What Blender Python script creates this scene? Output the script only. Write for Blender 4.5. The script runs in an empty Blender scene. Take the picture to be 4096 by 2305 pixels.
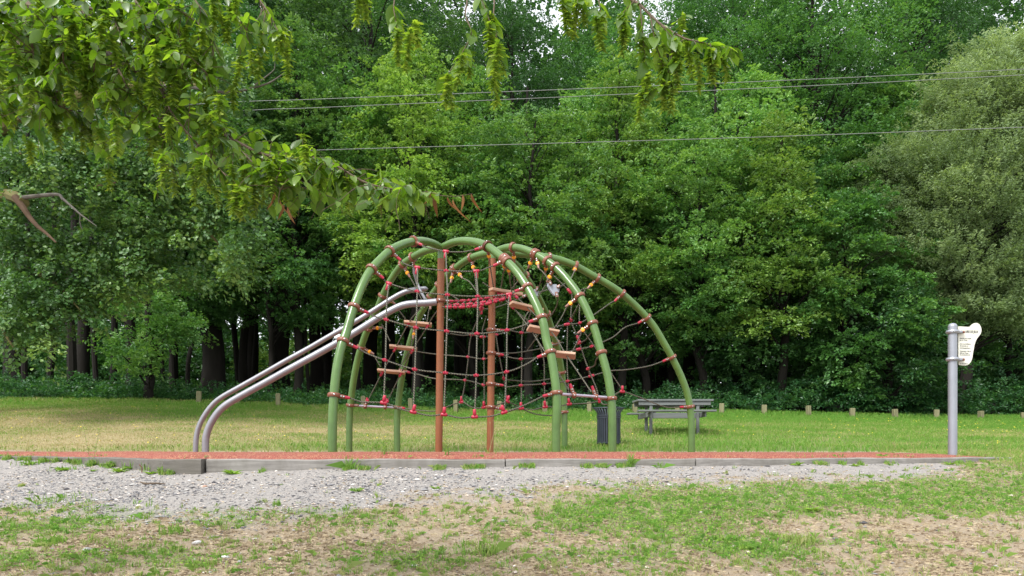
import bpy, math, random
import numpy as np
from mathutils import Vector, Matrix
R = math.radians
scene = bpy.context.scene
COL = scene.collection

# ------------------------------------------------------------------ camera
CAMZ, FOC, HOR = 1.5, 2844.0, 1790.0          # eye height, focal length and horizon row in photograph pixels
cam_d = bpy.data.cameras.new("camera"); cam = bpy.data.objects.new("camera", cam_d); COL.objects.link(cam)
cam.location = (0, 0, CAMZ); cam.rotation_euler = (R(90), 0, 0)
cam_d.sensor_width = 36; cam_d.lens = 36 * FOC / 4096
cam_d.shift_y = (HOR - 1152.5) / 4096
cam_d.clip_end = 1000; cam_d.clip_start = 0.05
scene.camera = cam
# ------------------------------------------------------------------ sky and sun (bright overcast)
SUN_EL, SUN_AZ = R(52), R(218)
world = bpy.data.worlds.new("World"); scene.world = world; world.use_nodes = True
wt = world.node_tree; wt.nodes.clear()
sky = wt.nodes.new('ShaderNodeTexSky'); sky.sky_type = 'NISHITA'; sky.sun_disc = False
sky.sun_elevation = SUN_EL; sky.sun_rotation = SUN_AZ; sky.air_density = 1.2; sky.dust_density = 6.0; sky.ozone_density = 0.6
hsv = wt.nodes.new('ShaderNodeHueSaturation'); hsv.inputs['Saturation'].default_value = 0.25
mixc = wt.nodes.new('ShaderNodeMix'); mixc.data_type = 'RGBA'; mixc.inputs[0].default_value = 0.55
mixc.inputs[7].default_value = (9.0, 9.4, 10.0, 1)      # the even white cloud layer
bg = wt.nodes.new('ShaderNodeBackground'); bg.inputs[1].default_value = 0.095
wo = wt.nodes.new('ShaderNodeOutputWorld')
wt.links.new(sky.outputs[0], hsv.inputs['Color']); wt.links.new(hsv.outputs[0], mixc.inputs[6])
wt.links.new(mixc.outputs[2], bg.inputs[0]); wt.links.new(bg.outputs[0], wo.inputs[0])
sl = bpy.data.lights.new("sun", 'SUN'); sun = bpy.data.objects.new("sun", sl); COL.objects.link(sun)
sl.energy = 1.5; sl.angle = R(14); sl.color = (1, 0.985, 0.95)
_sd = Vector((math.sin(SUN_AZ) * math.cos(SUN_EL), math.cos(SUN_AZ) * math.cos(SUN_EL), math.sin(SUN_EL)))
sun.rotation_euler = _sd.to_track_quat('Z', 'Y').to_euler()
scene.view_settings.view_transform = 'Standard'; scene.view_settings.look = 'None'
scene.view_settings.exposure = 1.28; scene.view_settings.gamma = 1.0
scene.cycles.max_bounces = 7; scene.cycles.diffuse_bounces = 4; scene.cycles.glossy_bounces = 3
scene.cycles.transmission_bounces = 4; scene.cycles.caustics_reflective = False; scene.cycles.caustics_refractive = False

# ------------------------------------------------------------------ helpers
def P(px, py, D):
    return Vector(((px - 2048) / FOC * D, D, CAMZ - (py - HOR) / FOC * D))
rng = np.random.default_rng(11); random.seed(5)

def tag(o, label=None, cat=None, group=None, kind=None):
    if label: o["label"] = label
    if cat: o["category"] = cat
    if group: o["group"] = group
    if kind: o["kind"] = kind
    return o
def empty(name, loc=(0, 0, 0), **k):
    o = bpy.data.objects.new(name, None); COL.objects.link(o); o.location = loc; o.empty_display_size = .1
    return tag(o, **k)
def link(name, me, mats, parent=None, loc=None):
    o = bpy.data.objects.new(name, me); COL.objects.link(o)
    if not me.materials:
        for m in (mats if isinstance(mats, (list, tuple)) else [mats]): me.materials.append(m)
    if loc is not None: o.location = loc
    if parent: o.parent = parent
    return o
def np_mesh(name, V, F, attrs=None, smooth=False, matidx=None):
    """V (n,3); F (m,k) array or list of such arrays"""
    Fs = F if isinstance(F, list) else [F]
    me = bpy.data.meshes.new(name)
    V = np.asarray(V, np.float32)
    me.vertices.add(len(V)); me.vertices.foreach_set("co", V.ravel())
    lv = np.concatenate([np.asarray(f, np.int32).ravel() for f in Fs])
    tot = np.concatenate([np.full(len(f), f.shape[1], np.int32) for f in Fs])
    st = np.concatenate([[0], np.cumsum(tot)[:-1]]).astype(np.int32)
    me.loops.add(len(lv)); me.loops.foreach_set("vertex_index", lv)
    me.polygons.add(len(tot)); me.polygons.foreach_set("loop_start", st)
    if matidx is not None: me.polygons.foreach_set("material_index", np.asarray(matidx, np.int32))
    me.polygons.foreach_set("use_smooth", np.full(len(tot), smooth))
    for k, a in (attrs or {}).items():
        at = me.attributes.new(k, 'FLOAT', 'POINT'); at.data.foreach_set("value", np.asarray(a, np.float32))
    me.update(calc_edges=True)
    return me

def hash2(i, j, s):
    n = np.sin(i * 127.1 + j * 311.7 + s * 74.7) * 43758.5453
    return n - np.floor(n)
def vnoise(x, y, s=0):
    xi, yi = np.floor(x), np.floor(y); fx, fy = x - xi, y - yi
    fx = fx * fx * (3 - 2 * fx); fy = fy * fy * (3 - 2 * fy)
    a, b = hash2(xi, yi, s), hash2(xi + 1, yi, s); c, d = hash2(xi, yi + 1, s), hash2(xi + 1, yi + 1, s)
    return (a * (1 - fx) + b * fx) * (1 - fy) + (c * (1 - fx) + d * fx) * fy
def fbm(x, y, s=0, o=4):
    t = 0; a = .5
    for k in range(o):
        t = t + a * vnoise(x * 2 ** k, y * 2 ** k, s + k * 13); a *= .5
    return t / (1 - .5 ** o)
def sstep(a, b, x):
    t = np.clip((x - a) / (b - a), 0, 1); return t * t * (3 - 2 * t)

class MB:
    """collects shapes into one mesh with material slots"""
    def __init__(s): s.V = []; s.F = {}; s.n = 0; s.A = []; s.order = []
    def add(s, V, F, mat=0, attr=None):
        V = np.asarray(V, float); 
        for f in (F if isinstance(F, list) else [F]):
            f = np.asarray(f, int)
            s.order.append((f + s.n, mat))
        s.V.append(V); s.n += len(V)
        s.A.append(np.zeros((len(V), 2)) if attr is None else attr)
    def tube(s, pts, rad, seg=10, mat=0, cap=True):
        pts = np.asarray([tuple(p) for p in pts], float); n = len(pts)
        rad = np.full(n, rad) if np.isscalar(rad) else np.asarray(rad, float)
        T = np.gradient(pts, axis=0); T /= np.linalg.norm(T, axis=1)[:, None] + 1e-12
        up = np.array([0, 0, 1.]) if abs(T[0][2]) < .9 else np.array([1., 0, 0])
        N = np.cross(T[0], up); N /= np.linalg.norm(N); rings = []
        ln = np.concatenate([[0], np.cumsum(np.linalg.norm(np.diff(pts, axis=0), axis=1))])
        an = np.linspace(0, 2 * np.pi, seg, endpoint=False)
        for i in range(n):
            N = N - T[i] * N.dot(T[i]); N /= np.linalg.norm(N); B = np.cross(T[i], N)
            rings.append(pts[i] + rad[i] * (np.cos(an)[:, None] * N + np.sin(an)[:, None] * B))
        V = np.concatenate(rings); A = np.stack([np.repeat(ln, seg), np.tile(an, n)], 1)
        i = np.arange(n - 1)[:, None] * seg; j = np.arange(seg)[None]; k = (np.arange(seg) + 1)[None] % seg
        F = [np.stack([i + j, i + k, i + seg + k, i + seg + j], -1).reshape(-1, 4)]
        if cap:
            F.append(np.arange(seg)[::-1][None]); F.append(((n - 1) * seg + np.arange(seg))[None])
        s.add(V, F, mat, A); return s
    def lathe(s, prof, c, axis=(0, 0, 1), seg=20, mat=0, closed=False):
        """prof: list of (r,h) along axis from centre c"""
        ax = Vector(axis).normalized(); q = Vector((0, 0, 1)).rotation_difference(ax).to_matrix()
        an = np.linspace(0, 2 * np.pi, seg, endpoint=False); M = np.array(q)
        V = []
        for r, h in prof:
            V.append(np.stack([r * np.cos(an), r * np.sin(an), np.full(seg, h)], 1))
        n = len(prof); V = np.concatenate(V) @ M.T + np.array(tuple(c))
        m = n if closed else n - 1
        i = np.arange(m)[:, None] * seg; i2 = ((np.arange(m) + 1) % n)[:, None] * seg
        j = np.arange(seg)[None]; k = (np.arange(seg) + 1)[None] % seg
        F = [np.stack([i + j, i + k, i2 + k, i2 + j], -1).reshape(-1, 4)]
        if not closed:
            F += [np.arange(seg)[::-1][None], ((n - 1) * seg + np.arange(seg))[None]]
        s.add(V, F, mat); return s
    def box(s, c, size, M=None, mat=0, bev=0.0, taper=1.0):
        hx, hy, hz = size[0] / 2, size[1] / 2, size[2] / 2; b = min(bev, hx * .8, hy * .8, hz * .8)
        if b <= 0:
            V = np.array([[x, y, z] for z in (-hz, hz) for y in (-hy, hy) for x in (-hx, hx)])
            F = np.array([[0, 2, 3, 1], [4, 5, 7, 6], [0, 1, 5, 4], [2, 6, 7, 3], [0, 4, 6, 2], [1, 3, 7, 5]])
            fl = [F]
        else:
            V = []; idx = {}
            for sx in (-1, 1):
                for sy in (-1, 1):
                    for sz in (-1, 1):
                        for a in range(3):
                            p = [sx * (hx - b), sy * (hy - b), sz * (hz - b)]; p[a] += (sx, sy, sz)[a] * b
                            idx[(sx, sy, sz, a)] = len(V); V.append(p)
            V = np.array(V); q = []; t = []
            for a in range(3):
                u, v = [k for k in range(3) if k != a]
                for sg in (-1, 1):
                    f = []
                    for su, sv in ((-1, -1), (1, -1), (1, 1), (-1, 1)):
                        key = [0, 0, 0]; key[a] = sg; key[u] = su; key[v] = sv; f.append(idx[(*key, a)])
                    q.append(f)
                for su in (-1, 1):
                    for sv in (-1, 1):
                        k0 = [0, 0, 0]; k1 = [0, 0, 0]; k0[a] = -1; k1[a] = 1; k0[u] = k1[u] = su; k0[v] = k1[v] = sv
                        q.append([idx[(*k0, u)], idx[(*k1, u)], idx[(*k1, v)], idx[(*k0, v)]])
            for sx in (-1, 1):
                for sy in (-1, 1):
                    for sz in (-1, 1): t.append([idx[(sx, sy, sz, a)] for a in range(3)])
            fl = [np.array(q), np.array(t)]
        if taper != 1.0:
            w = (V[:, 0:1] + hx) / (2 * hx); V[:, 1:] *= 1 + (taper - 1) * w
        if M is not None: V = V @ np.array(M).T
        s.add(V + np.array(tuple(c)), fl, mat); return s
    def mesh(s, name, smooth=True):
        byk = {}
        for f, m in s.order: byk.setdefault(f.shape[1], []).append((f, m))
        Fs = []; mi = []
        for k in sorted(byk):
            Fs.append(np.concatenate([f for f, m in byk[k]])); mi += [np.full(len(f), m) for f, m in byk[k]]
        A = np.concatenate(s.A)
        me = np_mesh(name, np.concatenate(s.V), Fs, {"along": A[:, 0], "around": A[:, 1]}, smooth, np.concatenate(mi))
        return me
    def build(s, name, mats, parent=None, loc=None, smooth=True, recalc=True):
        me = s.mesh(name, smooth)
        if recalc:
            import bmesh
            b = bmesh.new(); b.from_mesh(me); bmesh.ops.recalc_face_normals(b, faces=b.faces); b.to_mesh(me); b.free()
        if smooth:
            try: me.set_sharp_from_angle(angle=R(40))
            except Exception: pass
        if loc is not None:
            me.transform(Matrix.Translation(-Vector(loc)))
        return link(name, me, mats, parent, loc)
def frame(d, up=(0, 0, 1)):
    """matrix whose x axis is d"""
    x = Vector(d).normalized(); u = Vector(up)
    if abs(x.dot(u)) > .95: u = Vector((0, 1, 0))
    y = u.cross(x).normalized(); z = x.cross(y)
    return Matrix((x, y, z)).transposed()
def smooth_path(pts, n=8):
    pts = [np.array(tuple(p), float) for p in pts]; out = []
    P_ = [2 * pts[0] - pts[1]] + pts + [2 * pts[-1] - pts[-2]]
    for i in range(1, len(P_) - 2):
        a, b, c, d = P_[i - 1:i + 3]
        for k in range(n):
            t = k / n
            out.append(.5 * ((2 * b) + (c - a) * t + (2 * a - 5 * b + 4 * c - d) * t * t + (3 * b - a - 3 * c + d) * t ** 3))
    out.append(pts[-1]); return np.array(out)

# ------------------------------------------------------------------ materials
def newmat(name):
    m = bpy.data.materials.new(name); m.use_nodes = True; nt = m.node_tree
    return m, nt, nt.nodes["Principled BSDF"]
def N(nt, t, **k):
    n = nt.nodes.new(t)
    for a, v in k.items():
        if a.startswith('i_'): n.inputs[int(a[2:]) if a[2:].isdigit() else a[2:]].default_value = v
        else: setattr(n, a, v)
    return n
def ramp(nt, fac, stops):
    r = nt.nodes.new('ShaderNodeValToRGB'); e = r.color_ramp.elements
    while len(e) < len(stops): e.new(.5)
    for i, (p, c) in enumerate(stops): e[i].position = p; e[i].color = (*c, 1)
    nt.links.new(fac, r.inputs[0]); return r.outputs[0]
def mixrgb(nt, f, a, b, mode='MIX'):
    m = nt.nodes.new('ShaderNodeMix'); m.data_type = 'RGBA'; m.blend_type = mode
    for k, v in ((0, f), (6, a), (7, b)):
        if hasattr(v, 'is_linked') or hasattr(v, 'links'): nt.links.new(v, m.inputs[k])
        elif k == 0: m.inputs[0].default_value = v
        else: m.inputs[k].default_value = (*v, 1)
    return m.outputs[2]
def noise(nt, scale, detail=4, rough=.6, coord='Object', stretch=None):
    tc = nt.nodes.new('ShaderNodeTexCoord'); n = nt.nodes.new('ShaderNodeTexNoise')
    n.inputs['Scale'].default_value = scale; n.inputs['Detail'].default_value = detail; n.inputs['Roughness'].default_value = rough
    if stretch:
        mp = nt.nodes.new('ShaderNodeMapping'); mp.inputs['Scale'].default_value = stretch
        nt.links.new(tc.outputs[coord], mp.inputs[0]); nt.links.new(mp.outputs[0], n.inputs[0])
    else: nt.links.new(tc.outputs[coord], n.inputs[0])
    return n.outputs[0]
def attr(nt, name):
    a = nt.nodes.new('ShaderNodeAttribute'); a.attribute_name = name; return a.outputs['Fac']
def bump(nt, bs, h, strength=.3, dist=.01):
    b = nt.nodes.new('ShaderNodeBump'); b.inputs['Strength'].default_value = strength; b.inputs['Distance'].default_value = dist
    nt.links.new(h, b.inputs['Height']); nt.links.new(b.outputs[0], bs.inputs['Normal'])
def paint(name, col, rough=.35, spec=.5, metal=0., var=.12, nscale=6, coat=0.):
    m, nt, b = newmat(name)
    n = noise(nt, nscale, 5, .65)
    c = ramp(nt, n, [(.3, tuple(x * (1 - var) for x in col)), (.7, tuple(min(1, x * (1 + var)) for x in col))])
    nt.links.new(c, b.inputs['Base Color'])
    b.inputs['Roughness'].default_value = rough; b.inputs['Specular IOR Level'].default_value = spec; b.inputs['Metallic'].default_value = metal
    b.inputs['Coat Weight'].default_value = coat
    n2 = noise(nt, 90, 2, .5); bump(nt, b, n2, .06, .004)
    return m
M_green = paint("green_powder_coat", (.078, .155, .034), .27, .5, 0, .17, nscale=3.5, coat=.15)
M_brown = paint("brown_powder_coat", (.215, .070, .021), .45, .5, 0, .1)
M_clamp = paint("brown_plastic", (.18, .062, .034), .42, .5, 0, .14)
M_red = paint("red_plastic", (.36, .014, .040), .38, .5, 0, .12)
M_yellow = paint("yellow_plastic", (.78, .33, .015), .4, .5, 0, .08)
M_ferrule = paint("greyed_ferrule", (.28, .15, .12), .4, .5, .2, .12)
M_steel = paint("brushed_steel", (.27, .27, .29), .42, .5, .6, .08, nscale=3)
M_bolt = paint("bolt_steel", (.55, .55, .55), .3, .5, 1, .05)
M_bar = paint("aluminium_bar", (.45, .40, .48), .36, .5, .5, .05)
M_plate = paint("grey_panel", (.30, .33, .38), .45, .5, 0, .05)
M_anth = paint("anthracite_paint", (.032, .042, .055), .5, .4, .0, .2)
M_alu = paint("silver_post", (.30, .315, .35), .4, .5, .5, .06)
M_board = paint("cream_board", (.66, .65, .56), .45, .4, 0, .03)
M_ink = paint("printed_ink", (.05, .05, .05), .7, .2, 0, .0)
M_ink2 = paint("faded_ink", (.16, .16, .155), .7, .2, 0, .0)

def m_rope():
    m, nt, b = newmat("twisted_rope")
    al, ar = attr(nt, "along"), attr(nt, "around")
    mu = N(nt, 'ShaderNodeMath', operation='MULTIPLY'); mu.inputs[1].default_value = 2 * math.pi / .075; nt.links.new(al, mu.inputs[0])
    ad = N(nt, 'ShaderNodeMath', operation='ADD'); nt.links.new(mu.outputs[0], ad.inputs[0]); nt.links.new(ar, ad.inputs[1])
    m2 = N(nt, 'ShaderNodeMath', operation='MULTIPLY'); m2.inputs[1].default_value = 2; nt.links.new(ad.outputs[0], m2.inputs[0])
    s = N(nt, 'ShaderNodeMath', operation='SINE'); nt.links.new(m2.outputs[0], s.inputs[0])
    mr = N(nt, 'ShaderNodeMapRange'); mr.inputs[1].default_value = -1; nt.links.new(s.outputs[0], mr.inputs[0])
    c = ramp(nt, mr.outputs[0], [(0, (.018, .022, .02)), (.6, (.04, .045, .035)), (.85, (.15, .135, .09)), (1, (.24, .21, .14))])
    nt.links.new(c, b.inputs['Base Color']); b.inputs['Roughness'].default_value = .75
    bump(nt, b, mr.outputs[0], .5, .004); return m
M_rope = m_rope()

def wood(name, c0, c1, scale=12, stretch=(.15, 1, 1), rough=.8, bstr=.4):
    m, nt, b = newmat(name)
    n = noise(nt, scale, 6, .65, stretch=stretch)
    c = ramp(nt, n, [(.3, c0), (.7, c1)]); n2 = noise(nt, 3, 3, .6)
    c = mixrgb(nt, n2, c, tuple(x * .75 for x in c1), 'MIX')
    if 'timber' in name:
        st = noise(nt, 1.3, 6, .75, stretch=(1, 1, .4)); c = mixrgb(nt, ramp(nt, st, [(.42, (0, 0, 0)), (.62, (.5, .5, .5))]), c, (.11, .10, .08))
    nt.links.new(c, b.inputs['Base Color'])
    b.inputs['Roughness'].default_value = rough; b.inputs['Specular IOR Level'].default_value = .25
    bump(nt, b, n, bstr, .01); return m
M_step = wood("step_plank", (.38, .22, .14), (.56, .36, .25), 14, (.2, 1, 1), .55, .15)
M_kerb = wood("weathered_timber", (.09, .082, .072), (.34, .32, .295), 16, (.12, 1, 2), .85, .6)
M_kerb2 = wood("dark_timber", (.055, .05, .045), (.20, .185, .165), 16, (.12, 1, 2), .85, .6)
M_boll = wood("bollard_wood", (.10, .10, .05), (.25, .235, .13), 9, (1, 1, .15), .85, .4)
M_table = wood("weathered_table", (.09, .10, .095), (.20, .215, .21), 9, (.1, 1, 1), .75, .2)
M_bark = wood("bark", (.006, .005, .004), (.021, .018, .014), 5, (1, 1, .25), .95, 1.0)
M_bark_grey = wood("grey_bark", (.05, .047, .04), (.16, .145, .125), 5, (1, 1, .3), .95, .9)
M_moss = wood("mossy_bark", (.07, .075, .02), (.17, .15, .06), 9, (1, 1, 1), .95, .9)
M_dead = wood("dead_wood", (.05, .03, .018), (.125, .08, .05), 9, (.4, .4, 1), .9, .6)
M_rust = paint("rusty_iron", (.14, .07, .045), .85, .3, 0, .3, 30)
M_twig = paint("brown_twig", (.10, .07, .045), .7, .3, 0, .3, 30)

def leaf(name, stops, trans=.30, tmul=(1.5, 1.5, .6), rough=.40, spec=.42, objvar=.22, sheen=0):
    """stops: colours along the per-leaf tint attribute"""
    m, nt, b = newmat(name)
    c = ramp(nt, attr(nt, "tint"), stops)
    oi = nt.nodes.new('ShaderNodeObjectInfo'); mr = N(nt, 'ShaderNodeMapRange')
    mr.inputs[3].default_value = 1 - objvar; mr.inputs[4].default_value = 1 + objvar
    nt.links.new(oi.outputs['Random'], mr.inputs[0])
    h = nt.nodes.new('ShaderNodeHueSaturation'); nt.links.new(c, h.inputs['Color']); nt.links.new(mr.outputs[0], h.inputs['Value'])
    nt.links.new(h.outputs[0], b.inputs['Base Color'])
    b.inputs['Roughness'].default_value = rough; b.inputs['Specular IOR Level'].default_value = spec
    t = nt.nodes.new('ShaderNodeBsdfTranslucent'); tc = mixrgb(nt, 1.0, h.outputs[0], tmul, 'MULTIPLY'); nt.links.new(tc, t.inputs[0])
    mx = nt.nodes.new('ShaderNodeMixShader'); mx.inputs[0].default_value = trans
    nt.links.new(b.outputs[0], mx.inputs[1]); nt.links.new(t.outputs[0], mx.inputs[2])
    nt.links.new(mx.outputs[0], nt.nodes["Material Output"].inputs[0]); return m
L_bright = leaf("hornbeam_leaves", [(0, (.042, .118, .026)), (.45, (.112, .235, .047)), (1, (.28, .42, .085))])
L_mid = leaf("green_leaves", [(0, (.032, .10, .028)), (.5, (.085, .215, .052)), (1, (.22, .38, .09))])
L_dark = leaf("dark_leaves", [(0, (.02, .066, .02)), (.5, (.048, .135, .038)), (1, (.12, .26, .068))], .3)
L_oak = leaf("oak_leaves", [(0, (.032, .09, .028)), (.5, (.095, .205, .06)), (1, (.28, .42, .12))], .32, rough=.38, spec=.45)
L_willow = leaf("willow_leaves", [(0, (.08, .13, .055)), (.5, (.165, .24, .105)), (1, (.33, .42, .19))], .3, rough=.5)
L_near = leaf("near_hornbeam_leaves", [(0, (.045, .10, .014)), (.6, (.11, .20, .025)), (1, (.18, .28, .04))], .5, (1.8, 1.9, .5), .33, .6, .0)
L_fruit = leaf("hornbeam_bracts", [(0, (.07, .135, .018)), (.6, (.15, .23, .032)), (1, (.27, .35, .06))], .5, (1.4, 1.5, .5), .45, .4, .0)
L_dry = leaf("withered_leaves", [(0, (.15, .065, .025)), (1, (.34, .18, .085))], .3, (1.2, 1, .7), .6, .3, .0)
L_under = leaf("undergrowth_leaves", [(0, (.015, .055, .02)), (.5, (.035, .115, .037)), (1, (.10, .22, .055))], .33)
L_grass = leaf("grass_blades", [(0, (.46, .37, .21)), (.3, (.37, .36, .16)), (.55, (.23, .33, .07)), (1, (.13, .29, .04))], .3, (1.2, 1.3, .7), .6, .25, .0)
L_clover = leaf("clover_leaves", [(0, (.10, .19, .05)), (.5, (.18, .31, .04)), (1, (.28, .41, .06))], .35, (1.3, 1.4, .6), .5, .3, .0)

# ------------------------------------------------------------------ the lie of the land
KX = np.array([-14.5, -12.9, -9.0, -6.0, -4.07, -3.70, -3.2, -0.15, 2.29, 4.43, 7.25, 9.0])
KD = np.array([17.0, 15.0, 12.5, 10.4, 8.72, 8.70, 8.70, 8.80, 9.10, 9.60, 10.40, 11.2])
KZ = np.array([1.36, 1.36, 1.345, 1.262, 1.205, 1.205, 1.240, 1.28, 1.286, 1.305, 1.32, 1.33])
def kerb_d(x): return np.interp(x, KX, KD)
SX = np.array([-30, -17, -10.4, -4.9, 1.1, 7, 13, 17, 40]); SS = np.array([.17, .167, .16, .135, .124, .122, .106, .103, .10])
def height(x, y):
    x = np.asarray(x, float); y = np.asarray(y, float)
    k = kerb_d(x); zb = np.interp(x, KX, KZ)
    fg = zb - .139 * (k - y); s = np.interp(x, SX, SS)
    mid = zb + (1.42 - zb) * sstep(k, 14.3, np.maximum(y, k)) 
    field = 1.42 + s * (np.minimum(y, 24) - 14) + .09 * (np.clip(y, 24, 50) - 24) + .02 * np.maximum(y - 50, 0)
    z = np.where(y < k, fg, np.where(y < 14, mid, field))
    z = np.where((y > k) & (y < 14) & (x < 7.2), np.minimum(z, 1.345), z)
    t = sstep(13.4, 14.6, y); z = np.where((y > 13.4) & (y < 14.6) & (k < 13), (1.345 * (1 - t) + field * t), z)
    bumps = (fbm(x * 1.3, y * 1.3, 3) - .5) * .05 + (fbm(x * 6, y * 6, 9) - .5) * .02
    w = np.where(y < k - .1, 1, np.where(y > 14.5, .9, 0))
    return z + bumps * w
def hz(x, y): return float(height(np.array([x]), np.array([y]))[0])

GX = np.array([-9, -5, -3.8, -2.45, -1.6, -.8, .66, 1.75, 3.5, 5.0, 5.9, 6.6])
GD = np.array([7.5, 7.1, 6.4, 6.0, 6.4, 6.85, 7.45, 7.65, 8.0, 8.6, 9.4, 11.0])
def m_gravel(x, y):
    b = np.interp(x, GX, GD) + (fbm(x * 1.5, y * 1.5, 21) - .5) * 1.1
    return sstep(-.55, .5, y - b + (fbm(x * 7, y * 7, 22) - .5) * 1.2) * (y < kerb_d(x) + .2)
def blob(x, y, cx, cy, rx, ry): return np.exp(-(((x - cx) / rx) ** 2 + ((y - cy) / ry) ** 2))
def m_green(x, y):
    """how grassy the foreground bank is"""
    g = 1.0 * blob(x, y, 1.35, 6.4, .85, .8) + 1.0 * blob(x, y, 3.0, 7.1, 1.6, .7) + .95 * blob(x, y, 5.0, 7.7, 1.7, 1.1) + .9 * blob(x, y, 1.75, 5.2, .75, .45)
    g = g + .8 * blob(x, y, 7.3, 9.3, 1.6, 1.6) + .8 * blob(x, y, -4.1, 6.1, 1.1, .6) + .65 * blob(x, y, -3.4, 5.0, 1.3, .4) + .5 * blob(x, y, -4.6, 7.2, .7, .4) + .45 * blob(x, y, -1.9, 6.3, .9, .3) + .45 * blob(x, y, .2, 6.0, .8, .6)
    g = g + .35 * blob(x, y, -1.2, 4.9, 1.2, .3) + .4 * blob(x, y, -1.6, 5.9, .9, .25) + .35 * blob(x, y, .3, 4.9, .7, .3)
    n = fbm(x * 2.2, y * 2.2, 5)
    return np.clip(g + (n - .5) * .9 + .04, 0, 1)
def m_dry(x, y):
    """0 straw, 1 green: mown lawn beyond the play surface"""
    n = fbm(x * .22, y * .75, 31, 5); n2 = fbm(x * 1.7, y * 2.5, 41, 3)
    base = np.interp(y, [14, 14.6, 16, 18.5, 20, 22, 24], [.82, .5, .42, .48, .66, .88, .95]) + np.clip(x / 22, -.22, .2)
    return np.clip(base + (n - .5) * 1.1 + (n2 - .5) * .5, 0, 1)

def ground():
    xs = np.concatenate([-np.geomspace(120, 7.2, 60), np.arange(-7, 7.01, .06), np.geomspace(7.2, 120, 60)])
    ys = np.concatenate([np.array([-40, -20, -10, -5, 0, 2, 3]), np.arange(3.5, 11, .045), np.arange(11.1, 27, .16), np.geomspace(27.3, 160, 50)])
    X, Y = np.meshgrid(xs, ys); Z = height(X, Y)
    Z = np.where(Y < 2, np.minimum(Z, height(X, 2 + 0 * Y)), Z)
    nx, ny = len(xs), len(ys); i = np.arange(ny - 1)[:, None] * nx; j = np.arange(nx - 1)[None]
    F = np.stack([i + j, i + j + 1, i + nx + j + 1, i + nx + j], -1).reshape(-1, 4)
    x, y = X.ravel(), Y.ravel()
    fgm = (y < 14.2) * 1.0
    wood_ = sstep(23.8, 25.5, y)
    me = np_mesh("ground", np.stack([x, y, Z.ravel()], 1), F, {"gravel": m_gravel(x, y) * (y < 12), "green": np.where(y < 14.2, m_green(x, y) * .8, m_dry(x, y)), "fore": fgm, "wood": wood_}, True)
    m, nt, b = newmat("ground_soil")
    n1 = noise(nt, 3.5, 8, .7); n2 = noise(nt, 45, 5, .75); n3 = noise(nt, 160, 3, .7)
    soil = ramp(nt, n2, [(.25, (.13, .10, .07)), (.5, (.28, .225, .16)), (.75, (.42, .355, .27))])
    soil = mixrgb(nt, ramp(nt, n1, [(.4, (0, 0, 0)), (.65, (1, 1, 1))]), soil, (.31, .245, .17), 'MIX')
    vor = N(nt, 'ShaderNodeTexVoronoi'); vor.inputs['Scale'].default_value = 42; tc = nt.nodes.new('ShaderNodeTexCoord'); nt.links.new(tc.outputs['Object'], vor.inputs[0])
    bw = nt.nodes.new('ShaderNodeRGBToBW'); nt.links.new(vor.outputs['Color'], bw.inputs[0])
    grav = ramp(nt, bw.outputs[0], [(.15, (.13, .13, .135)), (.5, (.27, .262, .26)), (.85, (.42, .405, .39))])
    grav = mixrgb(nt, ramp(nt, n3, [(.35, (0, 0, 0)), (.6, (1, 1, 1))]), grav, (.34, .30, .27))
    fore = mixrgb(nt, attr(nt, "gravel"), soil, mixrgb(nt, .35, grav, (.235, .225, .21)))
    fore = mixrgb(nt, ramp(nt, attr(nt, "green"), [(.3, (0, 0, 0)), (.8, (.6, .6, .6))]), fore, (.13, .17, .05))
    lawn = ramp(nt, attr(nt, "green"), [(0, (.46, .34, .21)), (.35, (.34, .28, .15)), (.65, (.19, .22, .08)), (1, (.11, .19, .045))])
    lawn = mixrgb(nt, n2, lawn, (.16, .17, .07))
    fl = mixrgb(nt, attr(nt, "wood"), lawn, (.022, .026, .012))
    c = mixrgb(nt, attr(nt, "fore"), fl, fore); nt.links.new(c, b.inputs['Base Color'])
    b.inputs['Roughness'].default_value = .95; b.inputs['Specular IOR Level'].default_value = .15
    bump(nt, b, n2, .8, .02)
    o = link("ground", me, m); tag(o, kind="structure")
ground()

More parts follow.
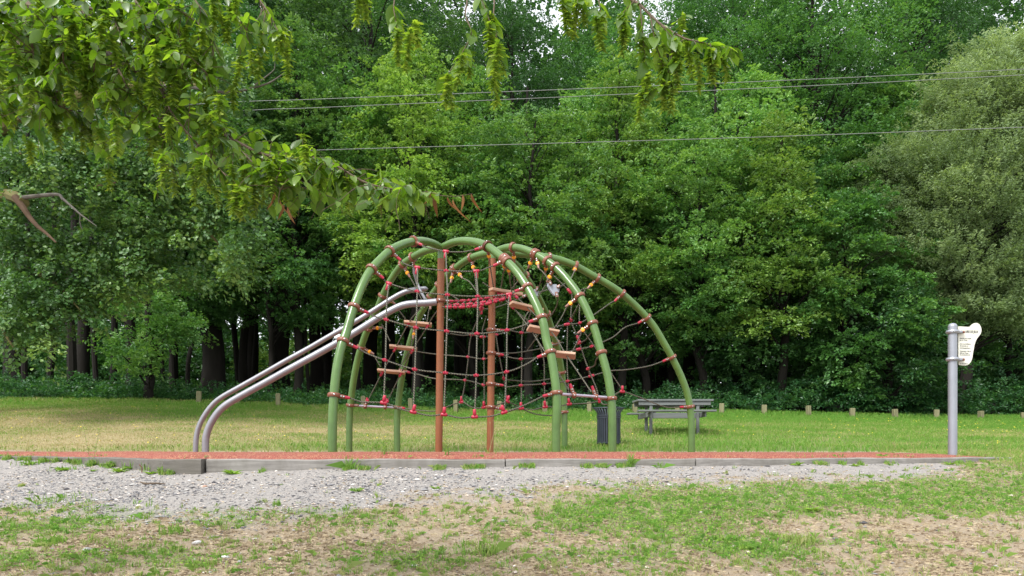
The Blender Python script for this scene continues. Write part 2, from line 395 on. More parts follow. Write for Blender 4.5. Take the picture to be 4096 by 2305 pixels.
# ------------------------------------------------------------------ red rubber play surface
def rubber():
    xs = np.arange(-13.2, 6.95, .08); prof = [(-.01, 0), (.03, .015), (.1, .04), (.2, .062), (.35, .08), (.55, .086), (.9, .082), (1.4, .06), (2.0, .04), (3.2, .035), (4.5, .03), (5.4, .03)]
    crest = np.interp(xs, [-13, -9, -6, -3, 1, 4, 5.5, 6.3, 6.95], [.7, .85, 1.0, 1.04, 1.0, .95, .85, .6, .1])
    V = []
    for x, c in zip(xs, crest):
        k = float(kerb_d(x)); 
        for s, h in prof: V.append((x, min(k + s, 18) if s < 1 else k + (15.0 - k) * min(1, (s / 5.4)) if k < 13 else k + s * .3, 1.352 + h * c + (float(vnoise(np.array(x * 1.1), np.array(s * 2.), 4)) - .5) * .012))
    n = len(prof); m_ = len(xs); i = np.arange(m_ - 1)[:, None] * n; j = np.arange(n - 1)[None]
    F = np.stack([i + j, i + n + j, i + n + j + 1, i + j + 1], -1).reshape(-1, 4)
    me = np_mesh("rubber_surface", V, F, None, True)
    m, nt, b = newmat("red_rubber_granules")
    vor = N(nt, 'ShaderNodeTexVoronoi'); vor.inputs['Scale'].default_value = 110; tc = nt.nodes.new('ShaderNodeTexCoord'); nt.links.new(tc.outputs['Object'], vor.inputs[0])
    bw = nt.nodes.new('ShaderNodeSeparateColor'); nt.links.new(vor.outputs['Color'], bw.inputs[0])
    c = ramp(nt, bw.outputs[0], [(0, (.12, .03, .024)), (.45, (.23, .058, .042)), (.8, (.30, .095, .07)), (.9, (.44, .28, .15))])
    n1 = noise(nt, 2.5, 5, .6); c = mixrgb(nt, ramp(nt, n1, [(.35, (0, 0, 0)), (.75, (.5, .5, .5))]), c, (.24, .075, .06))
    nt.links.new(c, b.inputs['Base Color']); b.inputs['Roughness'].default_value = .8; b.inputs['Specular IOR Level'].default_value = .25
    bump(nt, b, vor.outputs['Distance'], .5, .006)
    tag(link("rubber_surface", me, m), kind="structure")
rubber()

# ------------------------------------------------------------------ timber kerb: one sleeper per thing
def sleeper(x0, x1, label, mat, w=.13, extra=None, x2=None):
    mb = MB(); n = max(4, int((x1 - x0) / .12)); xs = np.linspace(x0, x1, n)
    sec = []
    for q, x in enumerate(xs):
        k = float(kerb_d(x)); zt = 1.357 + .004 * math.sin(x * 3.1) + .003 * math.sin(x * 11); zb = min(float(np.interp(x, KX, KZ)) - .08, zt - .16)
        d = .004 * math.sin(x * 7.3) + .003 * math.sin(x * 19)
        e = .014
        dk = (float(kerb_d(x + .05)) - float(kerb_d(x - .05))) / .1; nl = math.hypot(1, dk); ox, oy = -dk / nl, 1 / nl
        ring = []
        for s, z in ((-.0 + d, zb), (-.0 + d, zt - e), (e + d, zt), (w - e, zt), (w, zt - e), (w, zb)):
            ring.append((x + ox * (s - w), k + oy * (s - w), z))
        sec.append(ring)
    V = np.array(sec).reshape(-1, 3); m6 = 6; i = np.arange(n - 1)[:, None] * m6; j = np.arange(m6)[None]; k2 = (np.arange(m6) + 1)[None] % m6
    F = [np.stack([i + j, i + k2, i + m6 + k2, i + m6 + j], -1).reshape(-1, 4), np.array([[0, 1, 2, 3, 4, 5]]), ((n - 1) * m6 + np.arange(6)[::-1])[None]]
    mb.add(V, F)
    c = Vector((float((x0 + x1) / 2), float(kerb_d((x0 + x1) / 2)), 1.3))
    o = mb.build("timber_sleeper", mat, None, c); tag(o, label, "kerb", "timber sleepers edging the play surface")
sleeper(-12.8, -4.11, "long dark sleeper receding to the far left behind weeds", M_kerb2)
sleeper(-4.10, -3.71, "short blackened square-cut sleeper end at the left corner of the kerb", M_kerb2, w=.2)
sleeper(-3.68, -.105, "long grey sleeper in front of the slide, split at its left end", M_kerb)
sleeper(-.09, 2.285, "grey sleeper in front of the bin and the right arches", M_kerb)
sleeper(2.30, 4.42, "pale grey sleeper between the last arch and the sign post", M_kerb)
sleeper(4.435, 7.2, "pale sleeper at the foot of the sign, vanishing into grass", M_kerb)
for px, h, lb in ((780, .13, "rusty iron stake against the corner of the dark sleeper"), (648, .12, "bent rusty rod beside the dark sleeper"), (567, .1, "thin rusty rod among weeds before the dark sleeper")):
    D = 8.6 if px > 700 else 8.95; x = (px - 2048) / FOC * D; g = hz(x, D)
    mb = MB(); mb.tube([(x, D, g - .05), (x + .003, D, g + h * .6), (x + (.0 if px == 780 else -.03), D, g + h)], .012 if px == 780 else .008, 8)
    if px == 780: mb.lathe([(.012, -.004), (.016, 0), (.015, .008)], (x, D, g + h), seg=10)
    tag(mb.build("metal_stake", M_rust, None, (x, D, g)), lb, "stake", "iron stakes holding the kerb")

# ------------------------------------------------------------------ the climbing frame (one thing)
climber = empty("climbing_frame", (0, 11.5, 1.40), label="rope climbing frame of green tube arches with twin sloping steel rails", cat="climbing frame")
TR = .0625
def sub(o, parent):
    """parent keeping world place"""
    o.parent = parent; o.matrix_parent_inverse = Matrix.Translation(-world_loc(parent)); return o
def world_loc(o):
    v = Vector(o.location); p = o.parent
    if p is not None: v = o.matrix_parent_inverse @ v + world_loc(p)
    return v
def part(mb, name, mats, parent=climber, loc=None, smooth=True):
    me_o = mb.build(name, mats, None, loc if loc is not None else (0, 0, 0), smooth); return sub(me_o, parent)

J1 = P(1765, 993, 11.8); J2 = P(1970, 1012, 12.0)
ARCH = {
 'A': ((1329.5, 9.6), J1, [(1329, 1760), (1330, 1695), (1333, 1626), (1338, 1557), (1348, 1471), (1366, 1384), (1386, 1329), (1411, 1242), (1442, 1158), (1479, 1086), (1523, 1037), (1566, 999), (1616, 975), (1660, 965), (1697, 965), (1734, 975)]),
 'B': ((1396.5, 13.5), J1, [(1397, 1760), (1398, 1678), (1403, 1609), (1414, 1522), (1431, 1436), (1452, 1367), (1476, 1304), (1510, 1235), (1535, 1173), (1573, 1105), (1610, 1058), (1650, 1030), (1697, 1005), (1738, 994)]),
 'C': ((1588.6, 13.7), J2, [(1588, 1760), (1588, 1678), (1593, 1619), (1602, 1543), (1614, 1471), (1631, 1402), (1666, 1288), (1694, 1235), (1722, 1189), (1756, 1142), (1790, 1099), (1821, 1074), (1858, 1046), (1899, 1027), (1939, 1016)]),
 'E': ((2224, 9.9), J1, [(2224, 1760), (2225, 1700), (2228, 1630), (2225, 1560), (2216, 1490), (2204, 1420), (2186, 1365), (2176, 1302), (2155, 1242), (2127, 1183), (2099, 1134), (2068, 1089), (2029, 1048), (1987, 1012), (1949, 985), (1915, 972), (1883, 966), (1846, 964), (1805, 973)]),
 'F': ((2258, 14.5), J2, [(2258, 1760), (2258, 1647), (2255, 1560), (2248, 1490), (2234, 1410), (2218, 1354), (2204, 1305), (2187, 1256), (2162, 1204), (2138, 1159), (2110, 1117), (2082, 1078), (2050, 1045), (2010, 1020)]),
 'G': ((2448.6, 10.6), J2, [(2449, 1760), (2449, 1664), (2445, 1595), (2435, 1525), (2421, 1465), (2402, 1400), (2379, 1319), (2351, 1249), (2319, 1186), (2284, 1138), (2242, 1089), (2197, 1050), (2145, 1019), (2096, 998), (2057, 991), (2022, 992)]),
 'H': ((2766, 13.0), J2, [(2766, 1760), (2766, 1699), (2761, 1637), (2749, 1574), (2728, 1514), (2704, 1462), (2679, 1413), (2650, 1363), (2620, 1312), (2581, 1263), (2529, 1211), (2480, 1169), (2438, 1141), (2389, 1113), (2347, 1089), (2302, 1064), (2249, 1043), (2197, 1031), (2124, 1020), (2061, 1014), (2010, 1010)]),
}
ARC = {}; ARCOBJ = {}
for nm, ((bx, bd), J, pts) in ARCH.items():
    X0 = (bx - 2048) / FOC * bd; Y0 = bd; dX = J.x - X0; dY = J.y - Y0; W = [(X0, Y0, 1.38)]
    for px, py in pts:
        k = (px - 2048) / FOC; u = (k * Y0 - X0) / (dX - k * dY); u = min(max(u, -.03), 1.02)
        y = Y0 + u * dY; W.append((X0 + u * dX, y, CAMZ - (py - HOR) / FOC * y))
    W.append(tuple(J)); path = smooth_path(W, 6)
    for _ in range(3): path[1:-1] = .5 * path[1:-1] + .25 * (path[:-2] + path[2:])
    ARC[nm] = path
    mb = MB(); mb.tube(path, TR, 20); ARCOBJ[nm] = part(mb, "tube_arch", M_green, loc=path[0])
def near(nm, px, py):
    p = ARC[nm]; qx = 2048 + p[:, 0] / p[:, 1] * FOC; qy = HOR - (p[:, 2] - CAMZ) / p[:, 1] * FOC
    d = (qx - px) ** 2 + (qy - py) ** 2; i = int(np.clip(d.argmin(), 1, len(p) - 2))
    t = p[i + 1] - p[i - 1]; return Vector(p[i]), Vector(t / np.linalg.norm(t))
POST = {}
for nm, px, D, J in (('1', 1755, 11.8, J1), ('2', 1960.5, 12.0, J2)):
    b = P(px, 1808, D); b.z = 1.36; mb = MB(); mid = b.lerp(J, (P(0, 1036, D).z - b.z) / (J.z - b.z))
    mb.tube([b, b.lerp(mid, .5), mid], TR * .96, 20); o = part(mb, "centre_post", M_brown, loc=b)
    mb = MB(); mb.tube([mid, mid.lerp(J, .5), J + Vector((0, 0, -.01))], TR, 20); sub(mb.build("green_collar", M_green, None, mid), o)
    POST[nm] = (b, J, o); ARC['P' + nm] = np.linspace(tuple(b), tuple(J), 80); ARCOBJ['P' + nm] = o

def clamp_mesh(c, ax, dirs, r=TR):
    """brown two-part collar round a tube with lugs; dirs: list of (direction, 'r'|'y'|'n')"""
    mb = MB(); h = .027
    mb.lathe([(r + .001, -h), (r + .017, -h), (r + .026, -h * .45), (r + .026, h * .45), (r + .017, h), (r + .001, h)], c, ax, 22, 0, True)
    ends = []
    for d, k in dirs:
        d = Vector(d).normalized(); dp = d - ax * d.dot(ax) * .35; dp.normalize(); M = frame(dp, ax)
        mb.box(c + dp * (r + .045), (.10, .05, .058), M, 0, .014, .8)
        up = Vector(M.col[1])
        if up.y > 0: up = -up
        for q in (.03, .066): mb.lathe([(.010, -.004), (.010, .004), (.005, .006)], c + dp * (r + q) + up * .026, up, 8, 3)
        if k == 'r':
            mb.tube([c + dp * (r + .085), c + dp * (r + .15)], [.023, .020], 10, 1); ends.append(c + dp * (r + .145))
        elif k == 'y':
            mb.lathe([(.016, -.024), (.031, -.020), (.034, 0), (.031, .020), (.016, .024)], c + dp * (r + .11), up, 14, 2)
            mb.tube([c + dp * (r + .13), c + dp * (r + .165), c + dp * (r + .205)], [.024, .021, .016], 10, 4); ends.append(c + dp * (r + .2))
        else: ends.append(c + dp * (r + .09))
    # closing bolt head on the far side
    d0 = Vector(dirs[0][0]) if dirs else Vector((1, 0, 0)); s = (ax.cross(d0)).normalized()
    if s.y > 0: s = -s
    mb.lathe([(.011, 0), (.011, .012), (.006, .015)], c + s * (r + .018), s, 8, 3)
    return mb, ends
CM = [M_clamp, M_red, M_yellow, M_bolt, M_ferrule]
def clamp(nm, px, py, dirs, r=TR):
    c, t = near(nm, px, py); mb, ends = clamp_mesh(c, t, dirs, r)
    o = mb.build("clamp", CM, None, c); sub(o, ARCOBJ[nm]); return ends

# connector templates ---------------------------------------------------------
def templ():
    b = MB(); b.box((0, 0, 0), (.052, .050, .052), None, 0, .015); b.tube([(-.036, 0, 0), (.036, 0, 0)], .017, 10)
    t = MB(); t.tube([(-.045, 0, 0), (-.038, 0, 0), (.038, 0, 0), (.045, 0, 0)], [.018, .025, .025, .018], 12); t.tube([(0, 0, 0), (0, 0, -.07), (0, 0, -.10), (0, 0, -.106)], [.024, .024, .022, .016], 12)
    d = MB(); d.tube([(-.055, 0, 0), (-.046, 0, 0), (.046, 0, 0), (.055, 0, 0)], [.016, .024, .024, .016], 12); d.box((0, 0, 0), (.05, .05, .05), None, 0, .012)
    return {k: m.mesh("joint_" + k) for k, m in (('o', b), ('t', t), ('d', d))}
TM = templ()
def joint(kind, c, tan, parent, flip=1, roll=0):
    x = Vector(tan).normalized(); z = Vector((0, 0, 1)) * flip
    if kind == 't2': z = Vector(roll).normalized(); kind = 't'
    if abs(x.dot(z)) > .9: z = Vector((1, 0, 0))
    y = z.cross(x).normalized(); z = x.cross(y)
    o = link({"o": "rope_joint", "t": "rope_tee", "d": "rope_sleeve"}[kind], TM[kind], M_red)
    o.matrix_world = Matrix.Translation(c) @ Matrix((x, y, z)).transposed().to_4x4()
    o.parent = parent; o.matrix_parent_inverse = Matrix.Translation(-world_loc(parent)); return o
def rope(pts, D, c0=None, c1=None, nodes={}, r=.0102, name="rope"):
    """pts in photograph pixels, D: (d0,d1) or f(px,py); c0/c1: (arch, kind)"""
    n = len(pts)
    if c0 and callable(D) is False and D is not None and D[0] is None: D = (near(c0[0], *pts[0])[0].y, D[1])
    if c1 and callable(D) is False and D is not None and D[1] is None: D = (D[0], near(c1[0], *pts[-1])[0].y)
    seg = [0]
    for a, b in zip(pts, pts[1:]): seg.append(seg[-1] + math.hypot(a[0] - b[0], a[1] - b[1]))
    W = []
    for i, p in enumerate(pts):
        d = D(*p) if callable(D) else D[0] + (D[1] - D[0]) * seg[i] / seg[-1]
        W.append(P(p[0], p[1], d))
    if c0:
        c, _ = near(c0[0], *pts[0]); e = clamp(c0[0], *pts[0], [(W[1 if n > 1 else 0] - c, c0[1])])[0]; W[0] = e
    if c1:
        c, _ = near(c1[0], *pts[-1]); e = clamp(c1[0], *pts[-1], [(W[-2] - c, c1[1])])[0]; W[-1] = e
    path = smooth_path(W, 6) if n > 2 else np.array([tuple(W[0]), tuple(W[0].lerp(W[1], .5)), tuple(W[1])])
    mb = MB(); mb.tube(path, r, 8); o = part(mb, name, M_rope, loc=W[0])
    for i, k in nodes.items():
        tn = W[min(i + 1, n - 1)] - W[max(i - 1, 0)]
        if k == 'o': joint('o', W[i], tn, o)
        elif k == 't': joint('t', W[i], tn, o, 1)
        elif k == 'b': joint('t', W[i], tn, o, -1)
        elif k == 'd': joint('d', W[i], tn, o)
    return o
# front net between the two nearest arches
_dy = [980, 1080, 1170, 1300, 1450, 1600, 1700]; _dd = [11.0, 10.55, 10.2, 10.0, 9.85, 9.72, 9.7]
def Df(px, py): return float(np.interp(py, _dy, _dd))
rope([(1655, 967), (1700, 988), (1784, 1006), (1850, 1008), (1949, 990)], Df, ('A', 'r'), ('E', 'r'), {2: 't'})
rope([(1560, 1005), (1620, 1056), (1670, 1070), (1785, 1083), (1905, 1085), (1960, 1068), (2029, 1040)], Df, ('A', 'r'), ('E', 'r'), {2: 't', 3: 'o', 4: 't'})
rope([(1485, 1082), (1556, 1134), (1669, 1166), (1790, 1180), (1911, 1186), (2036, 1178), (2110, 1148)], Df, ('A', 'r'), ('E', 'r'), {1: 't', 2: 'o', 3: 'o', 4: 'o', 5: 't'})
rope([(1415, 1225), (1500, 1266), (1545, 1279), (1664, 1311), (1787, 1325), (1908, 1335), (2028, 1321), (2100, 1300), (2165, 1275)], Df, ('A', 'r'), ('E', 'r'), {2: 'o', 3: 'o', 4: 'o', 5: 'o', 6: 'o'})
rope([(1366, 1366), (1470, 1415), (1540, 1441), (1659, 1478), (1782, 1492), (1905, 1502), (2026, 1488), (2100, 1460), (2203, 1410)], Df, ('A', 'r'), ('E', 'r'), {2: 'o', 3: 'o', 4: 'o', 5: 'o', 6: 'o'})
rope([(1336, 1577), (1450, 1608), (1534, 1612), (1600, 1636), (1653, 1649), (1720, 1663), (1776, 1659), (1840, 1672), (1899, 1668), (1960, 1666), (2017, 1650), (2095, 1622), (2224, 1577)], Df, ('A', 'r'), ('E', 'r'), {2: 'b', 4: 'b', 6: 'b', 8: 'b', 10: 'b'})
for v in ([(1556, 1140), (1548, 1200), (1545, 1279), (1542, 1441), (1535, 1606)], [(1670, 1074), (1669, 1166), (1665, 1311), (1660, 1478), (1653, 1640)],
          [(1784, 1010), (1786, 1083), (1790, 1180), (1787, 1325), (1782, 1492), (1776, 1650)], [(1905, 1090), (1911, 1186), (1908, 1335), (1905, 1502), (1899, 1660)],
          [(2036, 1184), (2032, 1250), (2028, 1321), (2026, 1488), (2018, 1642)]):
    rope(v, Df)
# net behind, from the second post to the outer right arch
def Dr(px, py): return 12.0 + (px - 1990) * .9 / 740
rope([(1968, 1316), (2040, 1322), (2085, 1331), (2150, 1326), (2232, 1306), (2267, 1298), (2319, 1292), (2372, 1262), (2440, 1214), (2485, 1172)], Dr, ('P2', 'r'), ('H', 'r'), {2: 'o', 5: 'd', 6: 'o'})
rope([(1968, 1409), (2040, 1430), (2083, 1436), (2159, 1430), (2240, 1414), (2316, 1397), (2366, 1386), (2450, 1350), (2500, 1310), (2590, 1268)], Dr, ('P2', 'r'), ('H', 'r'), {2: 'o', 5: 'd', 6: 'o'})
rope([(1968, 1533), (2030, 1548), (2083, 1542), (2176, 1536), (2270, 1525), (2365, 1504), (2440, 1484), (2500, 1480), (2590, 1466), (2700, 1420)], Dr, ('P2', 'r'), ('H', 'r'), {2: 'o', 3: 'o', 4: 'o', 5: 'd'})
rope([(1968, 1633), (2030, 1646), (2085, 1634), (2130, 1640), (2181, 1628), (2230, 1628), (2277, 1617), (2340, 1614), (2396, 1605), (2455, 1582), (2489, 1567), (2560, 1590), (2660, 1628), (2764, 1630)], Dr, ('P2', 'r'), ('H', 'r'), {2: 'b', 4: 'b', 6: 'b', 10: 'b'})
rope([(2085, 1620), (2086, 1542), (2087, 1436), (2088, 1331), (2100, 1270), (2128, 1230)], Dr)
rope([(2181, 1618), (2177, 1536), (2175, 1440), (2150, 1360), (2128, 1302), (2060, 1240), (2000, 1180), (1930, 1130)], Dr)
rope([(2277, 1605), (2272, 1525), (2268, 1440), (2270, 1300)], Dr)
rope([(2489, 1560), (2445, 1493), (2382, 1393), (2333, 1323), (2318, 1292), (2321, 1210), (2340, 1160)], Dr)
rope([(2396, 1600), (2386, 1556), (2365, 1504), (2340, 1440), (2312, 1354), (2284, 1280), (2288, 1193), (2277, 1165), (2214, 1103)], lambda x, y: 11.9, nodes={0: 'd', 4: 'd', 5: 'o', 7: 'd'})
rope([(2284, 1276), (2300, 1245), (2318, 1212)], (11.8, 11.6)); rope([(2316, 1372), (2340, 1362), (2366, 1330)], (11.8, 11.4), nodes={0: 'd'})
rope([(2352, 1475), (2378, 1462), (2384, 1440), (2408, 1405)], (11.9, None), None, ('G', 'r'), nodes={0: 'd'})
rope([(2352, 1475), (2358, 1498), (2370, 1506)], (11.9, 12.2)); rope([(2402, 1603), (2410, 1616), (2430, 1618), (2445, 1606)], (12.0, 11.2))
rope([(1984, 1340), (1996, 1420), (2015, 1514), (2027, 1595)], lambda x, y: 12.25, nodes={1: 'o', 2: 'o', 3: 'd'})
rope([(2029, 1606), (2060, 1620), (2120, 1650), (2170, 1661), (2230, 1662)], (12.1, 12.6), nodes={0: 'b'})
rope([(2029, 1606), (1990, 1620), (1975, 1628)], (12.1, 12.1))
rope([(1998, 1412), (2060, 1412), (2160, 1395), (2250, 1370)], (12.3, 13.4))
rope([(2030, 1520), (2090, 1525), (2150, 1524), (2245, 1508)], (12.4, 14.0))
# net between the left rear arch and the second post
def Dl(px, py): return 13.6 - (px - 1600) * 1.4 / 340
rope([(1602, 1400), (1669, 1407), (1741, 1417), (1872, 1428), (1935, 1436), (1990, 1420)], Dl, None, None, {3: 'o', 4: 'o'})
rope([(1620, 1480), (1680, 1500), (1741, 1515), (1860, 1521), (1933, 1540)], Dl, ('C', 'r'), None, {3: 'o', 4: 'o'})
rope([(1590, 1632), (1660, 1640), (1738, 1645), (1783, 1629), (1846, 1609), (1880, 1626), (1907, 1633), (1936, 1630)], Dl, ('C', 'r'), None, {4: 'b', 7: 'b'})
rope([(1925, 1232), (1918, 1258), (1883, 1350), (1874, 1428), (1862, 1521), (1848, 1600)], Dl, nodes={0: 'd'})
rope([(1945, 1266), (1930, 1320), (1934, 1350), (1936, 1436), (1937, 1540), (1937, 1626)], Dl)
rope([(1800, 1335), (1850, 1342), (1885, 1340), (1930, 1348), (1985, 1340), (2040, 1322), (2120, 1290), (2190, 1256)], (12.8, 13.6), None, None, {2: 'o', 3: 'd', 4: 'o'})
rope([(1880, 1228), (1925, 1234), (1960, 1236), (2000, 1225), (2035, 1212), (2090, 1190), (2190, 1160)], (12.4, 13.2), nodes={1: 't'})
# ropes held by yellow swivels
rope([(1949, 988), (1963, 1080), (1974, 1150)], (None, 11.5), ('E', 'y'), None)
rope([(2027, 1050), (2042, 1140), (2055, 1205)], (None, 11.4), ('E', 'y'), None)
rope([(2010, 1038), (2012, 1100), (2004, 1150), (1990, 1200)], (None, 11.8), ('E', 'y'), None)
rope([(2050, 993), (2056, 1080), (2058, 1170)], (None, 12.3), ('G', 'y'), None)
rope([(2140, 1018), (2092, 1100), (2052, 1150), (1998, 1220)], (None, 12.2), ('G', 'y'), None)
rope([(2148, 1020), (2180, 1098), (2193, 1122)], (None, 11.2), ('G', 'y'), None)
rope([(2190, 1040), (2172, 1100), (2150, 1165)], (None, 12.0), ('G', 'y'), None)
rope([(2222, 1070), (2190, 1130), (2145, 1202), (2120, 1260), (2093, 1325)], (None, 11.6), ('G', 'y'), None)
rope([(2318, 1186), (2268, 1225), (2246, 1270), (2214, 1319)], (None, 11.1), ('G', 'y'), None)
rope([(2372, 1300), (2325, 1330), (2308, 1370), (2285, 1416)], (None, 10.9), ('G', 'y'), None)
rope([(2302, 1064), (2280, 1118), (2240, 1148)], (None, 11.3), ('H', 'y'), None)
rope([(2389, 1113), (2330, 1158), (2300, 1176)], (None, 12.4), ('H', 'y'), None)
rope([(2232, 1186), (2224, 1230), (2190, 1284), (2150, 1345), (2110, 1400)], (11.2, 12.4))
rope([(1610, 1060), (1650, 1125), (1678, 1180), (1700, 1232)], (None, 12.4), ('B', 'y'), None)
rope([(1535, 1180), (1575, 1215), (1622, 1276)], (None, 12.9), ('B', 'y'), None)
rope([(1470, 1318), (1528, 1300), (1560, 1365)], (None, 13.1), ('B', 'y'), None)
rope([(1432, 1385), (1495, 1420), (1522, 1468)], (None, 13.3), ('B', 'y'), None)
rope([(1756, 1142), (1800, 1178), (1835, 1200)], (None, 12.2), ('C', 'y'), None)
rope([(1821, 1078), (1880, 1130), (1915, 1178)], (None, 12.2), ('C', 'y'), None)
rope([(1815, 1080), (1795, 1140), (1778, 1200), (1750, 1260)], (None, 12.5), ('C', 'y'), None)
rope([(1888, 1033), (1898, 1080), (1908, 1180)], (None, 12.2), ('C', 'y'), None)
rope([(1722, 1189), (1716, 1240), (1706, 1300)], (None, 12.9), ('C', 'y'), None)
rope([(1660, 1300), (1650, 1352), (1640, 1400), (1615, 1440), (1600, 1471)], (None, 13.2), ('C', 'y'), None)
for nm, px, py in (('F', 2100, 1100), ('F', 2192, 1255), ('F', 2226, 1368), ('F', 2250, 1492), ('F', 2258, 1650)):
    clamp(nm, px, py, [((-.7, -.7, -.3), 'r')])
for nm, px, py in (('H', 2200, 1030),): clamp(nm, px, py, [((-.4, -.5, -.9), 'y')])
clamp('G', 2449, 1592, [((-1, -.2, .03), 'n')]); clamp('B', 1398, 1622, [((1, 0, 0), 'n')]); clamp('P1', 1755, 1206, [((-1, .1, 0), 'n'), ((1, .2, 0), 'r')])
# foot bars carrying the two plank ladders
def bar(p0, p1, name="foot_bar"):
    mb = MB(); mb.tube([p0, p0.lerp(p1, .5), p1], .021, 12); return part(mb, name, M_bar, loc=p0)
bE = bar(P(2245, 1577, 9.92), P(2425, 1590, 10.55)); bB = bar(P(1400, 1622, 13.5), P(1585, 1631, 13.68))
for b_, pts in ((bE, [((2296, 1581), 10.05, (-.5, -.1, .85)), ((2383, 1588), 10.4, (-.5, -.1, .85))]), (bB, [((1461, 1626), 13.54, (.3, 0, .9)), ((1541, 1629), 13.6, (.3, 0, .9))])):
    for (px, py), D, d in pts:
        mb, _ = clamp_mesh(P(px, py, D), Vector((1, .1, -.06)).normalized(), [(d, 'r')], .021); sub(mb.build("bracket", CM, None, P(px, py, D)), b_)
def plank(p0, p1, D0, D1, roll, w=.14, t=.045, over=.0):
    a, b = P(*p0, D0), P(*p1, D1); x = (b - a).normalized(); y = Vector((0, 0, 1)).cross(x).normalized(); z = x.cross(y)
    q = Matrix.Rotation(roll, 3, x); M = q @ Matrix((x, y, z)).transposed(); c = (a + b) / 2
    mb = MB(); mb.box(c, ((b - a).length + over, w, t), M, 0, .006); return part(mb, "wooden_step", M_step, loc=c)
plank((1962, 1157), (2085, 1178), 11.35, 11.6, R(5)); plank((2040, 1214), (2165, 1244), 11.1, 11.45, R(-14)); plank((2112, 1312), (2232, 1334), 10.75, 10.9, R(-26)); plank((2180, 1412), (2302, 1424), 10.55, 10.5, R(-26))
plank((1616, 1290), (1727, 1301), 12.8, 12.85, R(-12)); plank((1558, 1386), (1668, 1398), 13.1, 13.15, R(-12)); plank((1510, 1482), (1620, 1492), 13.35, 13.4, R(-12))
def LR(px, py): return float(np.interp(py, [1170, 1240, 1320, 1420, 1580], [11.45, 11.2, 10.85, 10.5, 10.15]))
rope([(1998, 1178), (2050, 1228), (2110, 1302), (2176, 1402), (2232, 1490), (2276, 1562)], LR, nodes={0: 'd', 1: 'd'})
rope([(2064, 1187), (2120, 1240), (2211, 1335), (2256, 1406), (2284, 1448), (2365, 1568)], LR, nodes={0: 'd'})
def LL(px, py): return float(np.interp(py, [1230, 1300, 1400, 1490, 1610], [12.5, 12.8, 13.1, 13.35, 13.55]))
rope([(1684, 1232), (1650, 1270), (1632, 1297), (1579, 1398), (1527, 1495), (1469, 1608)], LL, nodes={2: 'd', 3: 'd', 4: 'd', 5: 'd'})
rope([(1752, 1240), (1730, 1270), (1709, 1307), (1648, 1405), (1602, 1498), (1548, 1610)], LL, nodes={2: 'd', 3: 'd', 4: 'd', 5: 'd'})
# red-jointed rope deck between the posts and the arches
ends = []
for q, (a, b, d0, d1, sg) in enumerate((((1768, 1228), (2062, 1180), 11.5, 11.3, 18), ((1772, 1220), (2066, 1176), 11.8, 11.6, 14), ((1776, 1206), (2050, 1170), 12.1, 11.9, 10))):
    pts = [(a[0] + (b[0] - a[0]) * t, a[1] + (b[1] - a[1]) * t + sg * math.sin(math.pi * t)) for t in np.linspace(0, 1, 12)]
    rope(pts, (d0, d1), nodes={k: 'd' if (k + q) % 2 else 'o' for k in range(1, 11)})
for k in range(10):
    t0 = (k + .6) / 11; t1 = (k + 1.5) / 11
    rope([(1768 + 294 * t0, 1228 - 48 * t0 + 18 * math.sin(math.pi * t0)), (1776 + 274 * t1, 1206 - 36 * t1 + 10 * math.sin(math.pi * t1))], (11.5, 12.1), nodes={})
# grey three-armed joining plates
def plate(poly, D, fer):
    mb = MB(); c = P(sum(p[0] for p in poly) / len(poly), sum(p[1] for p in poly) / len(poly), D)
    f = [P(px, py, D) for px, py in poly]; bck = [v + Vector((-.02, .03, 0)) for v in f]; n = len(f)
    V = [tuple(v) for v in f + bck]; i = np.arange(n)
    mb.add(V, [i[None], (i[::-1] + n)[None], np.stack([i, (i + 1) % n, (i + 1) % n + n, i + n], 1)])
    o = part(mb, "joining_plate", M_plate, loc=c, smooth=False)
    for a, b in fer:
        mb = MB(); mb.tube([P(*a, D - .02), P(*b, D - .02)], [.028, .022], 12, 0); m = (P(*a, D - .05) + P(*b, D - .05)) / 2
        mb.lathe([(.012, -.006), (.012, .006)], m, (0, -1, 0), 8, 1); sub(mb.build("rope_ferrule", [M_ferrule, M_bolt], None, m), o)
zz = lambda L: [(1750 + x / 4.265, 1080 + y / 4.265) for x, y in L]
plate(zz([(1895, 225), (1940, 262), (1985, 245), (2030, 245), (2050, 290), (2082, 330), (2072, 378), (2030, 396), (2005, 440), (1965, 400), (1925, 340), (1890, 275)]), 11.2,
      [(zz([(1905, 190)])[0], zz([(1940, 255)])[0]), (zz([(2090, 272)])[0], zz([(2035, 295)])[0]), (zz([(2045, 460)])[0], zz([(2025, 375)])[0])])
plate(zz([(1590, 345), (1650, 330), (1700, 335), (1725, 375), (1712, 440), (1680, 470), (1630, 455), (1570, 440), (1530, 400)]), 12.2,
      [(zz([(1712, 290)])[0], zz([(1690, 360)])[0]), (zz([(1450, 460)])[0], zz([(1520, 425)])[0])])
